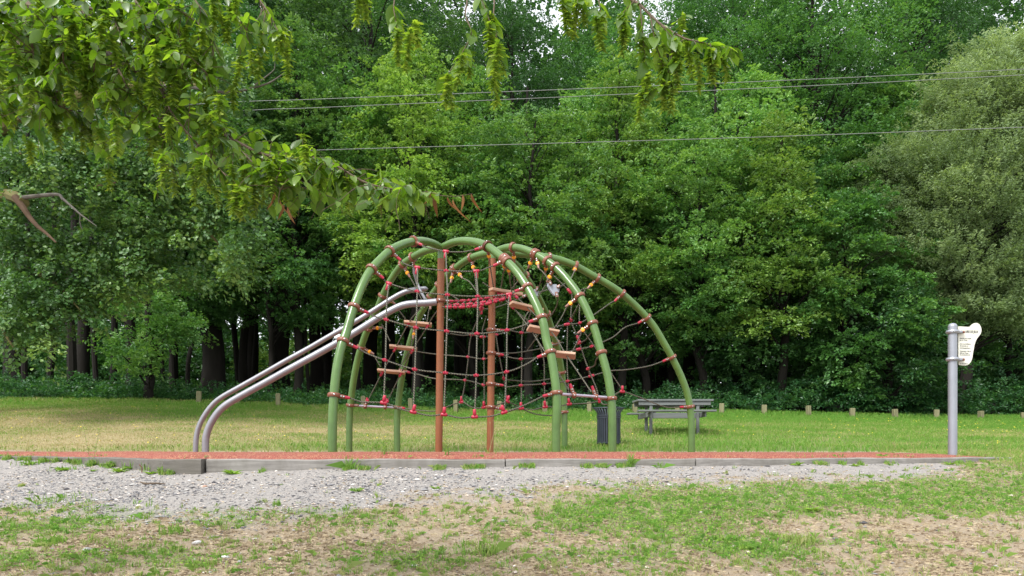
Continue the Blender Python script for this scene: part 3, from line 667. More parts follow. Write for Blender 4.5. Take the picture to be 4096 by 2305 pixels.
# the two sloping steel rails
def rail(pts, D, r):
    W = [P(px, py, D) for px, py in pts]; W[0].z = 1.37; path = smooth_path(W, 6)
    for _ in range(4): path[1:-1] = .5 * path[1:-1] + .25 * (path[:-2] + path[2:])
    rad = np.full(len(path), r); mb = MB(); mb.tube(path, rad, 20)
    return mb, path
mb, p_ = rail([(822, 1803), (822, 1770), (826, 1740), (839, 1702), (866, 1657), (902, 1621), (969, 1581), (1059, 1532), (1148, 1482), (1238, 1433), (1327, 1384), (1417, 1332), (1510, 1273), (1573, 1238), (1610, 1222), (1650, 1215), (1697, 1213), (1748, 1208)], 11.8, .058)
railo = part(mb, "steel_rail", M_steel, loc=p_[0])
mb, p_ = rail([(782, 1803), (784, 1760), (793, 1715), (812, 1672), (845, 1625), (885, 1590), (969, 1543), (1059, 1492), (1148, 1441), (1238, 1392), (1327, 1340), (1417, 1290), (1510, 1232), (1573, 1192), (1620, 1168), (1660, 1160), (1700, 1156)], 12.7, .046)
for q in range(1, 4): mb.lathe([(.046 * math.cos((q - 1) * .5), .02 * (q - 1)), (.046 * math.cos(q * .5), .02 * q)], Vector(p_[-1]), (1, 0, .05), 16)
railb = part(mb, "steel_rail", M_steel, loc=p_[0])
mb = MB(); mb.tube([P(1654, 1048, 12.35), P(1656, 1090, 12.4), P(1668, 1132, 12.5), P(1682, 1165, 12.4), P(1702, 1200, 11.85)], .024, 10); part(mb, "rail_brace", M_steel, loc=P(1654, 1048, 12.35))
clamp('B', 1652, 1030, [((.1, .1, -1), 'n')])

# ------------------------------------------------------------------ sign post at the right
sx = lambda x, y: (3780 + x / 7.25, 1280 + y / 7.25)
SD = 10.75; sc_ = P(*sx(220, 700), SD)
sign = empty("playground_sign", (sc_.x, SD, 1.33), label="silver post with a cream kidney-shaped board reading AIRE DE JEUX", cat="sign")
def zof(y): return P(0, sx(0, y)[1], SD).z
mb = MB(); zt = zof(215); r_ = .0625
mb.lathe([(r_, 1.33 - zt), (r_, -.05), (r_, 0)], (sc_.x, SD, zt), seg=28); o = mb.build("post", M_alu, None, (sc_.x, SD, zt)); sub(o, sign)
mb = MB(); mb.lathe([(r_ + .001, 0), (r_ + .001, .015), (.057, .036), (.045, .05), (.026, .06), (.004, .064)], (sc_.x, SD, zt + .0), seg=28); sub(mb.build("post_cap", M_alu, None, (sc_.x, SD, zt)), sign)
for yc in (350, 1145):
    z = zof(yc); mb = MB(); h = .036
    mb.lathe([(r_ + .002, -h * .7), (r_ + .02, -h * .7), (r_ + .032, 0), (r_ + .02, h * .7), (r_ + .002, h * .7)], (sc_.x, SD, z), seg=24, closed=True)
    mb.box((sc_.x + .098, SD - .02, z - .004), (.085, .05, .052), None, 0, .014, .8); mb.lathe([(.02, -.014), (.02, .014)], (sc_.x + .148, SD - .02, z - .006), (1, 0, 0), 10, 1)
    mb.lathe([(.012, 0), (.012, .01)], (sc_.x - .03, SD - r_ - .024, z), (0, -1, 0), 8, 2)
    sub(mb.build("silver_clamp", [M_alu, M_clamp, M_bolt], None, (sc_.x, SD, z)), sign)
outline = [(382, 192), (400, 186), (550, 195), (690, 203), (730, 190), (765, 155), (805, 118), (850, 95), (900, 88), (950, 97), (1000, 130), (1035, 185), (1058, 260), (1058, 330), (1040, 395), (1005, 445), (960, 500), (915, 570), (880, 650), (856, 740), (835, 850), (810, 980), (798, 1080), (780, 1150), (745, 1225), (700, 1280), (640, 1312), (590, 1322), (425, 1310), (402, 1298), (396, 1200)]
f = [P(*sx(x, y), SD + .012) for x, y in outline]; n = len(f); bk = [v + Vector((0, .014, 0)) for v in f]; i = np.arange(n); mb = MB()
mb.add([tuple(v) for v in f + bk], [i[None], (i[::-1] + n)[None], np.stack([i, (i + 1) % n, (i + 1) % n + n, i + n], 1)])
board = sub(mb.build("board", M_board, None, f[0], False), sign)
def text(s, x, y, size, mat, wpx):
    cu = bpy.data.curves.new("lettering", 'FONT'); cu.body = s; cu.size = size; cu.extrude = .0004; cu.offset = size * .018
    t = bpy.data.objects.new("lettering_curve", cu); COL.objects.link(t); bpy.context.view_layer.update()
    me = bpy.data.meshes.new_from_object(t.evaluated_get(bpy.context.evaluated_depsgraph_get())); w0 = max(t.dimensions.x, .01)
    bpy.data.objects.remove(t); bpy.data.curves.remove(cu)
    me.materials.clear(); o = link("lettering", me, mat); o.location = P(*sx(x, y), SD + .0095); o.rotation_euler = (R(90), R(1.5), 0)
    o.scale.x = wpx / 7.25 / FOC * SD / w0
    o.parent = board; o.matrix_parent_inverse = Matrix.Translation(-world_loc(board))
text("AIRE DE JEUX", 588, 372, .052, M_ink, 380)
for s, y, w in (("destinée aux enfants", 550, 330), ("de 3 à 12 ans", 605, 215), ("sous la surveillance", 710, 315), ("des parents ou", 768, 240), ("accompagnateurs...", 828, 325), ("Gestionnaire : Ville de", 922, 320), ("Saillat sur Vienne", 978, 250), ("Tél : 05 55 03 41 82", 1032, 290), ("Tél : 02 23 85 22", 1286, 225)):
    text(s, 430, y, .030, M_ink2, w)

# ------------------------------------------------------------------ litter bin
bc = P(2435, 1790, 15.0); bz = hz(bc.x, 15.0)
binn = empty("litter_bin", (bc.x, 15, bz), label="dark slatted metal litter bin with flared rim on the lawn", cat="litter bin")
zt = P(0, 1634, 15).z; H = zt - bz
def bprof(t):  # radius against height fraction
    return .245 + .085 * max(0, (t - .82) / .18) ** 2.0
mb = MB()
for k in range(30):
    a = 2 * math.pi * k / 30; ca, sa = math.cos(a), math.sin(a); tx, ty = -sa, ca; V = []; w = .0165
    ts = [.04, .3, .6, .8, .86, .92, .97, 1.0]
    for t in ts:
        r = bprof(t); z = bz + t * H
        for dr, s in ((0, -w), (0, w), (-.009, w), (-.009, -w)): V.append((bc.x + (r + dr) * ca + tx * s, 15 + (r + dr) * sa + ty * s, z))
    i = np.arange(len(ts) - 1)[:, None] * 4; j = np.arange(4)[None]; j2 = (np.arange(4) + 1)[None] % 4
    mb.add(V, [np.stack([i + j, i + j2, i + 4 + j2, i + 4 + j], -1).reshape(-1, 4)])
sub(mb.build("slats", M_anth, None, (bc.x, 15, bz)), binn)
for t in (.80, .745, .08):
    r = .25; mb = MB(); mb.lathe([(r - .004, -.014), (r + .006, -.014), (r + .006, .014), (r - .004, .014)], (bc.x, 15, bz + t * H), seg=40, closed=True); sub(mb.build("band", M_anth, None, (bc.x, 15, bz + t * H)), binn)
mb = MB(); mb.tube([(bc.x + .335 * math.cos(a), 15 + .335 * math.sin(a), zt) for a in np.linspace(0, 2 * math.pi, 41)], .013, 8); sub(mb.build("rim", M_anth, None, (bc.x, 15, zt)), binn)
mb = MB(); mb.lathe([(.205, .05), (.215, .1), (.222, H * .8), (.212, H * .8), (.2, .1)], (bc.x, 15, bz), seg=28); sub(mb.build("liner", paint("dark_liner", (.02, .022, .025), .6, .3, 0, .1), None, (bc.x, 15, bz)), binn)

# ------------------------------------------------------------------ picnic table
TD = 16.9; tz = P(0, 1597, TD).z; tg = hz(7 * .4, 17.3)
def tx(px, D=TD): return (px - 2048) / FOC * D
table = empty("picnic_table", (tx(2700), 17.3, tg), label="grey wooden picnic table with attached benches on the lawn", cat="picnic table")
x0, x1 = tx(2551), tx(2855)
def tp(name, c, s, M=None, bev=.006): mb = MB(); mb.box(c, s, M, 0, bev); return sub(mb.build(name, M_table, None, c), table)
for q in range(3): tp("top_plank", ((x0 + x1) / 2, TD + .12 + q * .255, tz - .022), (x1 - x0, .247, .045))
tp("top_rail", ((tx(2556) + tx(2845)) / 2, TD + .05, tz - .095), (tx(2845) - tx(2556), .045, .095))
tp("top_rail", ((tx(2556) + tx(2845)) / 2, TD + .68, tz - .095), (tx(2845) - tx(2556), .045, .095))
sz1 = P(0, 1640, 16.55).z
for D in (16.6, 18.1): tp("bench_plank", ((tx(2551, 16.6) + tx(2861, 16.6)) / 2, D, sz1 - .02), (tx(2861, 16.6) - tx(2551, 16.6), .27, .042))
for px in (2606, 2794):
    for D in (TD + .08, TD + .66):
        zb = hz(tx(px), D) - .05; tp("leg", (tx(px), D, (tz - .05 + zb) / 2), (.07, .07, tz - .05 - zb))
for px in (2592, 2806): tp("cross_beam", (tx(px), 17.35, sz1 - .10), (.045, 1.62, .12))
tp("lower_rail", ((tx(2606) + tx(2794)) / 2, 17.0, sz1 - .115), (tx(2794) - tx(2606) - .08, .045, .13))
a, b = Vector((tx(2625), 17.3, sz1 - .05)), Vector((tx(2660), 17.3, tz - .08)); tp("brace", (a + b) / 2, ((b - a).length, .05, .07), frame(b - a))
a, b = Vector((tx(2775), 17.3, sz1 - .05)), Vector((tx(2740), 17.3, tz - .08)); tp("brace", (a + b) / 2, ((b - a).length, .05, .07), frame(b - a))

# ------------------------------------------------------------------ wooden bollards at the edge of the lawn
BO = [(795, 1565), (951, 1572), (1113, 1574), (1453, 1585), (1642, 1594), (1824, 1600), (1996, 1605), (2179, 1607), (2358, 1608), (2540, 1616), (2709, 1624), (2886, 1614), (3056, 1620), (3235, 1623), (3408, 1633), (3580, 1637), (3745, 1639), (3923, 1644), (4094, 1650)]
ordn = "first second third fourth fifth sixth seventh eighth ninth tenth eleventh twelfth".split()
near_l = {0: "farthest left, alone before the dark trunks", 1: "seen between the two steel rails", 2: "left of the nearest green arch and under the rails", 3: "between the two left rear arch legs, behind the foot bar", 4: "just right of the third arch leg", 5: "between the two brown centre posts, nearer the first", 6: "just right of the second brown post", 7: "just left of the front right arch leg", 8: "between the front right arch legs, left of the bin", 9: "at the left end of the picnic table", 10: "behind the middle of the picnic table", 11: "first one right of the picnic table"}
B_proto = None
for q, (px, py) in enumerate(BO):
    D = 23.6 + random.uniform(-.15, .15); t = P(px, py, D); g = hz(t.x, D)
    mb = MB(); w = .145 + random.uniform(-.01, .012); h = t.z - g + .15
    mb.box((0, 0, h / 2 - .15), (w, w * .95, h), None, 0, .012)
    o = mb.build("wooden_bollard", M_boll, None, (0, 0, 0)); o.location = (t.x, D, g); o.rotation_euler = (random.uniform(-.03, .03), random.uniform(-.035, .035), random.uniform(-.4, .4))
    lb = "squat square wooden bollard " + (near_l[q] if q in near_l else (["", ordn[q - 11] + " one to the right of the picnic table"][1] if q < 17 else ("just right of the sign post" if q == 17 else "farthest right, at the edge of the photo")))
    tag(o, lb, "bollard", "wooden bollards along the forest edge")
# ------------------------------------------------------------------ overhead lines
for pts, lb in (([(-700, 502), (860, 413), (1300, 396), (3000, 328), (4096, 277), (5200, 218)], "highest of the three overhead cables across the trees"), ([(-700, 548), (930, 446), (1300, 430), (3000, 355), (4096, 300), (5200, 238)], "middle overhead cable just under the highest one"), ([(-700, 655), (800, 618), (1300, 600), (3000, 550), (4096, 509), (5200, 462)], "lowest single overhead cable crossing the mid-height foliage")):
    W = smooth_path([P(px, py, 21.5 - .35 * px / 1000) for px, py in pts], 8); mb = MB(); mb.tube(W, .0085, 6)
    tag(mb.build("overhead_cable", paint("cable_grey", (.20, .21, .20), .5, .4, 0, .05), None, tuple(W[0])), lb, "cable", "overhead cables in front of the forest")

# ------------------------------------------------------------------ foliage machinery
def nrm(a): return a / (np.linalg.norm(a, axis=-1, keepdims=True) + 1e-9)
def leaf_quads(p, d, n, L, W, fold=.25):
    """one folded four-point leaf per row"""
    d = nrm(d); s = nrm(np.cross(d, n)); n = np.cross(s, d); L = np.broadcast_to(L, len(p))[:, None]; W = np.broadcast_to(W, len(p))[:, None]
    mid = p + d * L * .45; V = np.stack([p, mid + s * W * .5 + n * W * fold, p + d * L - n * L * .08, mid - s * W * .5 + n * W * fold], 1)
    return V.reshape(-1, 3)
def foliage(name, p, d, n, L, W, tint, mat, parent=None, loc=(0, 0, 0), fold=.25):
    V = leaf_quads(p, d, n, L, W, fold) - np.array(loc); F = np.arange(len(V)).reshape(-1, 4)
    me = np_mesh(name, V, F, {"tint": np.repeat(np.clip(tint, 0, 1), 4)}, False)
    return link(name, me, mat, parent)
def sprays(o, d, ln, wd, nl, g, droop=.25, flat=.06, up=(0, 0, 1), jn=.32):
    """fronds: o,d (m,3) origins and directions; each carries nl leaves on side twiglets. returns p,dir,normal,frond index,t"""
    m = len(o); d = nrm(d); ln = np.broadcast_to(ln, m); u = np.array(up) + g.normal(0, .2, (m, 3)) + d * .0; s = nrm(np.cross(d, u)); nn = np.cross(s, d)
    t = g.random((m, nl)) ** .8; side = g.choice([-1., 1.], (m, nl)); a = (1 - t * .75) * wd * g.random((m, nl)) ** .7 * side
    # snap side reach so leaves line up along twiglets
    tq = np.round(t * 7) / 7 + g.normal(0, .02, (m, nl)); t2 = np.where(g.random((m, nl)) < .7, tq, t)
    pos = o[:, None] + d[:, None] * ((t2 + np.abs(a) / wd * .25)[..., None] * ln[:, None, None]) + s[:, None] * a[..., None] * ln[:, None, None] + nn[:, None] * g.normal(0, flat, (m, nl, 1)) * ln[:, None, None]
    pos[..., 2] -= droop * (t2 ** 2 + np.abs(a)) * ln[:, None]
    ld = d[:, None] * .7 + s[:, None] * side[..., None] * .7 + g.normal(0, .35, (m, nl, 3)); ld[..., 2] -= .25
    ln_ = nn[:, None] + g.normal(0, jn, (m, nl, 3)); idx = np.repeat(np.arange(m), nl)
    return pos.reshape(-1, 3), ld.reshape(-1, 3), ln_.reshape(-1, 3), idx, t2.ravel()

def make_tree(label, px, D, top, bot, hw, mat, seed, prof='oval', nlimb=46, nsp=13, nl=36, LL=.13, LW=.078, spl=.85, bark=None, r0=.16, tint=(.15, .8), group=None, droop=.42, name="broadleaf_tree", cat="tree", lean=0, upw=.12, swd=.42, trunkpx=None):
    g = np.random.default_rng(seed); bark = bark or M_bark
    zt = P(0, top, D).z; zb = P(0, bot, D).z; Rm = hw / FOC * D; X = (px - 2048) / FOC * D
    X0 = X if trunkpx is None else (trunkpx - 2048) / FOC * D
    gz = hz(X0, D) - .15; root = empty(name, (X0, D, gz), label=label, cat=cat, group=group)
    # trunk
    nseg = 9; hh = np.linspace(0, 1, nseg); wob = g.normal(0, .12, (nseg, 2)); wob[0] = 0
    tp_ = np.stack([X0 + (X - X0) * hh ** .8 + wob[:, 0] + lean * hh, D + wob[:, 1], gz + (zt - .4 - gz) * hh], 1)
    mb = MB(); path = smooth_path(tp_, 4); tt = np.linspace(0, 1, len(path))
    rad = r0 * (1 - tt) ** .8 + .02; rad[:3] *= [1.35, 1.15, 1.05]; mb.tube(path, rad, 9)
    O = []; Dd = []; Tn = []
    for k in range(nlimb):
        f = ((k + g.random()) / nlimb) ** .95; z = zb + (zt - zb) * f
        if prof == 'oval': rr = math.sqrt(max(.02, 1 - (2 * f - 1) ** 2 * .96)) * (1.0 - .12 * f)
        elif prof == 'cone': rr = (1 - f) ** .75 * (1.0 if f > .12 else .6 + f * 3.3) + .03
        elif prof == 'tall': rr = min(1, (1 - f) * 2.4 + .1) * (.75 + .25 * min(1, f * 6))
        elif prof == 'dome': rr = math.sqrt(max(.03, 1 - f * f)) 
        th = g.random() * 2 * math.pi; rr *= Rm * g.uniform(.5, 1.22)
        hb_ = max(gz + .5, z - rr * g.uniform(.25, .75) - .2); fb = min(.97, (hb_ - gz) / (zt - gz)); a = path[int(fb * (len(path) - 1))]
        cx = X + lean * (z - gz) / (zt - gz); e = np.array([cx + rr * math.cos(th), D + rr * math.sin(th), z])
        m_ = (a + e) / 2 + np.array([0, 0, .12 * rr]); lp = smooth_path([a, m_, e], 3); mb.tube(lp, np.linspace(max(.018, r0 * .30 * (1 - fb * .6)), .008, len(lp)), 5, cap=False)
        ns = max(6, int(1.45 * nsp * (.55 + .75 * rr / Rm))); w = g.random(ns) ** .5; w = .5 + .5 * w
        q = a + (e - a) * w[:, None] + g.normal(0, 1, (ns, 3)) * np.array([.5, .5, .15]) * spl * .95
        out = nrm((e - a)[None]) * .8 + g.normal(0, .55, (ns, 3)); out[:, 2] = out[:, 2] * .5 + upw
        O.append(q); Dd.append(out); Tn.append(np.full(ns, g.random()) * .65 + g.random(ns) * .35)
    O = np.concatenate(O); Dd = np.concatenate(Dd); Tn = np.concatenate(Tn)
    p, d, n, idx, t = sprays(O, Dd, spl * g.uniform(.6, 1.15, len(O)), swd, nl, g, droop)
    tn = tint[0] + (tint[1] - tint[0]) * (Tn[idx] * .6 + g.random(len(p)) * .4) + (t - .5) * .22
    L = LL * g.uniform(.7, 1.2, len(p))
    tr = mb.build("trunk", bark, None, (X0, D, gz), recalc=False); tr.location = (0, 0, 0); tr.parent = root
    foliage("crown", p, d, n, L, L * LW / LL, tn, mat, root, (X0, D, gz)); return root
def copy_tree(src, label, px, D, top, group=None, rz=0, sxy=1, swap=None, name=None):
    """same kind of tree again, turned and scaled"""
    X = (px - 2048) / FOC * D; gz = hz(X, D) - .15; H0 = src["H"]; s = (P(0, top, D).z - gz) / H0
    r = src.copy(); COL.objects.link(r); r.location = (X, D, gz); r.rotation_euler = (0, 0, rz); r.scale = (s * sxy, s * sxy, s); r["label"] = label
    if group: r["group"] = group
    for ch in src.children:
        c = ch.copy(); COL.objects.link(c); c.parent = r
        if swap and ch.name.startswith("crown"):
            c.material_slots[0].link = 'OBJECT'; c.material_slots[0].material = swap
    return r
FOREST = True
if FOREST:
    # bright young hornbeams at the forest edge
    make_tree("tall bright yellow-green hornbeam rising behind the left arches", 1650, 27, 170, 1200, 330, L_bright, 101, 'cone', 60, 14, 36, tint=(.35, 1.0), trunkpx=1660)
    make_tree("fresh green tree with loose crown left of the tallest bright hornbeam", 1190, 28, 120, 1130, 300, L_mid, 102, 'tall', 52, 13, 36, tint=(.3, .95))
    make_tree("bright green hornbeam whose pointed top touches the upper cables above the right arches", 2480, 27.5, 240, 1260, 250, L_bright, 103, 'cone', 46, 13, 36, tint=(.25, .95))
    make_tree("round bright hornbeam between the two pointed ones above the climbing frame", 2120, 26.5, 440, 1260, 300, L_mid, 104, 'oval', 52, 13, 36, tint=(.3, 1.05))
    make_tree("broad leafy hornbeam with pale tips right of the centre", 2790, 27, 540, 1340, 290, L_mid, 105, 'oval', 50, 13, 36, tint=(.3, 1.05))
    make_tree("small pointed hornbeam with a bright spiky leading shoot in front of the dark gap", 3120, 26, 500, 1340, 220, L_bright, 106, 'cone', 40, 12, 36, tint=(.25, .95))
    make_tree("mid green tree spreading low over the dark trunks behind the frame", 1900, 29, 700, 1290, 420, L_mid, 107, 'oval', 52, 13, 36, tint=(.1, .7))
    make_tree("leafy tree leaning over the picnic table with hanging fronds", 2560, 28, 780, 1420, 300, L_mid, 108, 'oval', 44, 13, 36, tint=(.15, .8))
    make_tree("bushy mid green maple left of the willow with crown down to the ground cover", 3380, 26, 800, 1570, 270, L_mid, 109, 'oval', 50, 13, 46, tint=(.1, .75), LL=.12, LW=.095)
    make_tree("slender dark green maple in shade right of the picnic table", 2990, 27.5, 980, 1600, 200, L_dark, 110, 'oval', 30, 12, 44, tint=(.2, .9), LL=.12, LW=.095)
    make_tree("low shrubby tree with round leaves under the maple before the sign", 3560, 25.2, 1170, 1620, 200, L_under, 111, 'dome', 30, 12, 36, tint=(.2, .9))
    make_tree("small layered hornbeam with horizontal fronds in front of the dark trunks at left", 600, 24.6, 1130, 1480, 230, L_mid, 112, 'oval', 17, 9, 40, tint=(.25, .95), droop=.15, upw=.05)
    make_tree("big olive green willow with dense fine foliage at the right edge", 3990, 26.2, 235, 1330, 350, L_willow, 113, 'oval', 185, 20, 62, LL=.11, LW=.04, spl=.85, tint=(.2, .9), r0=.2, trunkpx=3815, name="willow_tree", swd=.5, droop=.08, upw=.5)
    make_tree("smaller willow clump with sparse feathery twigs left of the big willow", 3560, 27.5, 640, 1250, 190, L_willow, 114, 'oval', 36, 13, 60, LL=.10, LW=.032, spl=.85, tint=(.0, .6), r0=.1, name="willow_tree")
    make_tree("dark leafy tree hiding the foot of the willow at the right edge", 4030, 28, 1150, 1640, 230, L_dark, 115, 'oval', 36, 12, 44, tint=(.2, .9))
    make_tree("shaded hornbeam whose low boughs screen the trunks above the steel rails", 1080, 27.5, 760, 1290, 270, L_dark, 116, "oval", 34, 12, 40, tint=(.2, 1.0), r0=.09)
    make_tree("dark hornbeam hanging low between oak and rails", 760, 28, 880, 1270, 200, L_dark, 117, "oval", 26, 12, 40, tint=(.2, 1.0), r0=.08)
    # tall dark oaks and ashes of the forest
    def H(r, top, D): r["H"] = P(0, top, D).z - r.location.z; return r
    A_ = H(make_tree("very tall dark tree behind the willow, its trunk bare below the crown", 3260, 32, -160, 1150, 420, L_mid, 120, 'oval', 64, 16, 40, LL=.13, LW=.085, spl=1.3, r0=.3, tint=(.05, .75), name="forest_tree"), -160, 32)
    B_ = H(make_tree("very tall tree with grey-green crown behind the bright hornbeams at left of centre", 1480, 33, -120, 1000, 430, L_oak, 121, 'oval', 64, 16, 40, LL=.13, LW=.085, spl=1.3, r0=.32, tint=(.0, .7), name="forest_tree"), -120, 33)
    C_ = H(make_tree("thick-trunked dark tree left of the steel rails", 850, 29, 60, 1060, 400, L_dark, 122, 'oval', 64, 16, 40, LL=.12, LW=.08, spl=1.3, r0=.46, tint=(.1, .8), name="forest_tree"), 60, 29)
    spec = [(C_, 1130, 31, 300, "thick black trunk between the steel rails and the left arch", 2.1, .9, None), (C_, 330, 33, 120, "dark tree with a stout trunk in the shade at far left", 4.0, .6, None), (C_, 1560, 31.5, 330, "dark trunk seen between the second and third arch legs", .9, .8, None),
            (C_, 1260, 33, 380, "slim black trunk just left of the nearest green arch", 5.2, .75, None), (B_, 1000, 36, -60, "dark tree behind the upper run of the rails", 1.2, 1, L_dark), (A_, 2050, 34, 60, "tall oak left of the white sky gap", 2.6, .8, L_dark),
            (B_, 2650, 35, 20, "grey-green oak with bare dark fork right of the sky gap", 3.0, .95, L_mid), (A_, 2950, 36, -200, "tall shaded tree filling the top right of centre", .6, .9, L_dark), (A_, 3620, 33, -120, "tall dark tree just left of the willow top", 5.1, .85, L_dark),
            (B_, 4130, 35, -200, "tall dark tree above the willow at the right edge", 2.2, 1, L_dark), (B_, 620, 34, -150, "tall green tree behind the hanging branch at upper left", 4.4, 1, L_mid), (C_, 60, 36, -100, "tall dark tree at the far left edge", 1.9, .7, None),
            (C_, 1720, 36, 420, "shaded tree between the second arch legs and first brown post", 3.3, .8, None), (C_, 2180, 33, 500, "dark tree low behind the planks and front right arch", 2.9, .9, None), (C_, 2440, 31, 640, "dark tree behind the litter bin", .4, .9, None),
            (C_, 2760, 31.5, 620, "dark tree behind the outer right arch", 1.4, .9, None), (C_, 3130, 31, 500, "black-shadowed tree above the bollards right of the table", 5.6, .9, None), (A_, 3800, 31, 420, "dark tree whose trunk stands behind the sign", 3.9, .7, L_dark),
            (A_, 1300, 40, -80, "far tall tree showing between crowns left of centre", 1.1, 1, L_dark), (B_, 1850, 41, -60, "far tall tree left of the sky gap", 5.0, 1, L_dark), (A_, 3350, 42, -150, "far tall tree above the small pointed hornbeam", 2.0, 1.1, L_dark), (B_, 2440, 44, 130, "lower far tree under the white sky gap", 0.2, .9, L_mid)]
    for src, px, D, top, lb, rz, sc, sw in spec:
        copy_tree(src, lb, px, D, top, "tall forest trees", rz, sc, sw)
    hs = {o["label"]: o for o in bpy.data.objects if o.get("category") == "tree"}
    T1 = next(o for l, o in hs.items() if l.startswith("tall bright yellow-green")); T1["H"] = P(0, 170, 27).z - T1.location.z
    T4 = next(o for l, o in hs.items() if l.startswith("round bright hornbeam")); T4["H"] = P(0, 440, 26.5).z - T4.location.z
    for src, px, D, top, lb, rz, sc, sw in [(T4, 1430, 29.5, 330, "leafy hornbeam filling the wall between the left arch and the tallest bright one", 1.0, .9, L_mid), (T1, 1900, 30, 300, "darker hornbeam half hidden behind the round bright one", 2.2, 1.0, L_mid),
            (T4, 2330, 30, 420, "green crown between the round and the pointed bright hornbeams", 3.4, .9, L_mid), (T1, 2680, 30, 300, "narrow crown just right of the pointed bright hornbeam", 4.1, .9, L_mid), (T4, 2960, 30, 330, "green crown behind the small spiky hornbeam", 5.0, .95, L_mid),
            (T4, 980, 30.5, 420, "green crown behind the tip of the hanging bough", .5, 1.0, L_mid), (T4, 3280, 29.5, 560, "green crown between the spiky hornbeam and the willow", 1.7, .9, L_mid), (T1, 3560, 31, 330, "green crown just left of the big willow", 2.9, 1., L_mid), (T4, 3900, 29.6, 700, "dark green crown filling the gap under the big willow", 1.9, 1.1, L_dark), (T4, 700, 31, 500, "green crown behind the big oak", 1.3, 1.1, L_mid)]:
        copy_tree(src, lb, px, D, top, "crowns in the forest wall", rz, sc, sw)
    # slim bare trunks inside the wood
    g = np.random.default_rng(77)
    spots = [(100, 29, .11), (190, 31, .13), (390, 30, .1), (450, 32, .14), (610, 31, .09), (655, 29, .07), (290, 27, .16), (525, 28, .2), (700, 30, .1), (960, 33, .13), (1010, 34, .09), (1075, 30, .12), (1190, 37, .1), (1240, 29, .07), (1310, 34, .12), (1470, 33, .12), (1620, 35, .2), (1690, 30, .13), (1860, 33, .15), (2010, 35, .16), (2110, 31, .1), (2330, 34, .14), (2620, 33, .12), (2860, 30, .1), (3060, 33, .1)]
    posw = ["lowest oak leaves at the far left", "hanging oak foliage at left", "oak gap, left one of a pair", "oak gap, right one of a pair", "stem of the low layered hornbeam", "right side of the low layered hornbeam", "left end of the photo", "left shade beside the thick oak trunk", "low layered hornbeam", "upper left rail", "bend of the left rails", "middle of the rails", "upper rail run", "left arch leg and rails", "nearest left arch", "second arch leg", "third arch leg", "third arch leg and first post", "two brown posts, left half", "second brown post", "rope net right of the posts", "front right arch", "picnic table middle", "table right end", "second bollard right of the table"]
    for (px, D, r), w_ in zip(spots, posw):
        X = (px - 2048) / FOC * D; gz = hz(X, D) - .1; h = 14; hh = np.linspace(0, 1, 8); pts = np.stack([X + np.cumsum(g.normal(0, .09, 8)) - 0, D + 0 * hh, gz + h * hh], 1); pts[0, 0] = X
        root = empty("young_tree", (X, D, gz), label="slim dark bare trunk in the wood behind the " + w_, cat="tree", group="slim trunks inside the wood")
        mb = MB(); path = smooth_path(pts, 3); mb.tube(path, np.linspace(r * 1.15, r * .5, len(path)), 8)
        for k in range(4):
            i = int(g.integers(6, len(path) - 2)); a = path[i]; th = g.random() * 6.28; e = a + np.array([math.cos(th) * 1.2, math.sin(th) * .8, .9]); mb.tube([a, (a + e) / 2 + (0, 0, -.1), e], [r * .3, r * .2, .01], 5, cap=False)
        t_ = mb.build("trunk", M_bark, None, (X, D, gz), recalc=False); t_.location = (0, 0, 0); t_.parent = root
        no = 16; O = np.stack([X + g.normal(0, .9, no), D + g.normal(0, .9, no), gz + 5.2 + g.random(no) * 6], 1)
        p, d, n, idx, t = sprays(O, g.normal(0, 1, (no, 3)) * (1, 1, .3), 1.2, .45, 46, g, .25); L = .11 * g.uniform(.7, 1.2, len(p))
        foliage("crown", p, d, n, L, L * .6, .2 + .6 * g.random(len(p)), L_dark, root, (X, D, gz))
    # undergrowth along the edge of the wood and far wood (uncountable)
    def ground_cover(name, label, n, xr, yr, hf, LLs, mat, seed, spl=.55, nl=26, tint=(.1, .9), dens=None, zp=.7):
        g = np.random.default_rng(seed); x = g.uniform(*xr, n); y = yr[0] + (yr[1] - yr[0]) * g.random(n); k = fbm(x * .45, y * .6, seed)
        hmax = hf(x, y) * (.35 + 1.1 * k); z = height(x, y) + hmax * g.random(n) ** zp
        if dens is not None: kp = g.random(n) < dens(x, y, z); x, y, z = x[kp], y[kp], z[kp]
        O = np.stack([x, y, z], 1); p, d, nn, idx, t = sprays(O, g.normal(0, 1, (len(x), 3)) * (1, 1, .35) + (0, -.4, .35), spl, .42, nl, g, .2)
        L = LLs * g.uniform(.6, 1.25, len(p)); tn = tint[0] + (tint[1] - tint[0]) * (.5 * g.random(len(x))[idx] + .5 * g.random(len(p)))
        o = foliage(name, p, d, nn, L, L * .66, tn, mat); tag(o, label, "undergrowth", kind="stuff"); return o
    ground_cover("undergrowth", "leafy brambles and ferns along the forest edge", 3300, (-20, 21), (24.3, 27.5), lambda x, y: np.interp(x, [-20, -13, -9, -3, 3, 7, 11, 14, 21], [.8, .55, .3, .3, .45, .8, 1.5, 1.5, 2.3]) * (.5 + .5 * (y - 24.2) / 2), .10, L_under, 201)
    ground_cover("undergrowth", "dark shrubs deeper between the trunks", 1500, (-22, 24), (29, 35), lambda x, y: np.interp(x, [-22, -8, -3, 2, 6, 10, 24], [.5, .45, .7, 2.2, 4, 5, 6.]), .13, L_mid, 202, .8, 24, (.0, .8))
    ground_cover("undergrowth", "thicket beyond the trunks, sunlight put into its yellow-green leaf colour", 260, (-17.5, -7.5), (45, 49), lambda x, y: 3.4 + 0 * x, .22, L_bright, 203, 1.3, 24, (.3, .9))  # bright leaf colour stands in for sunlight on this stretch of thicket
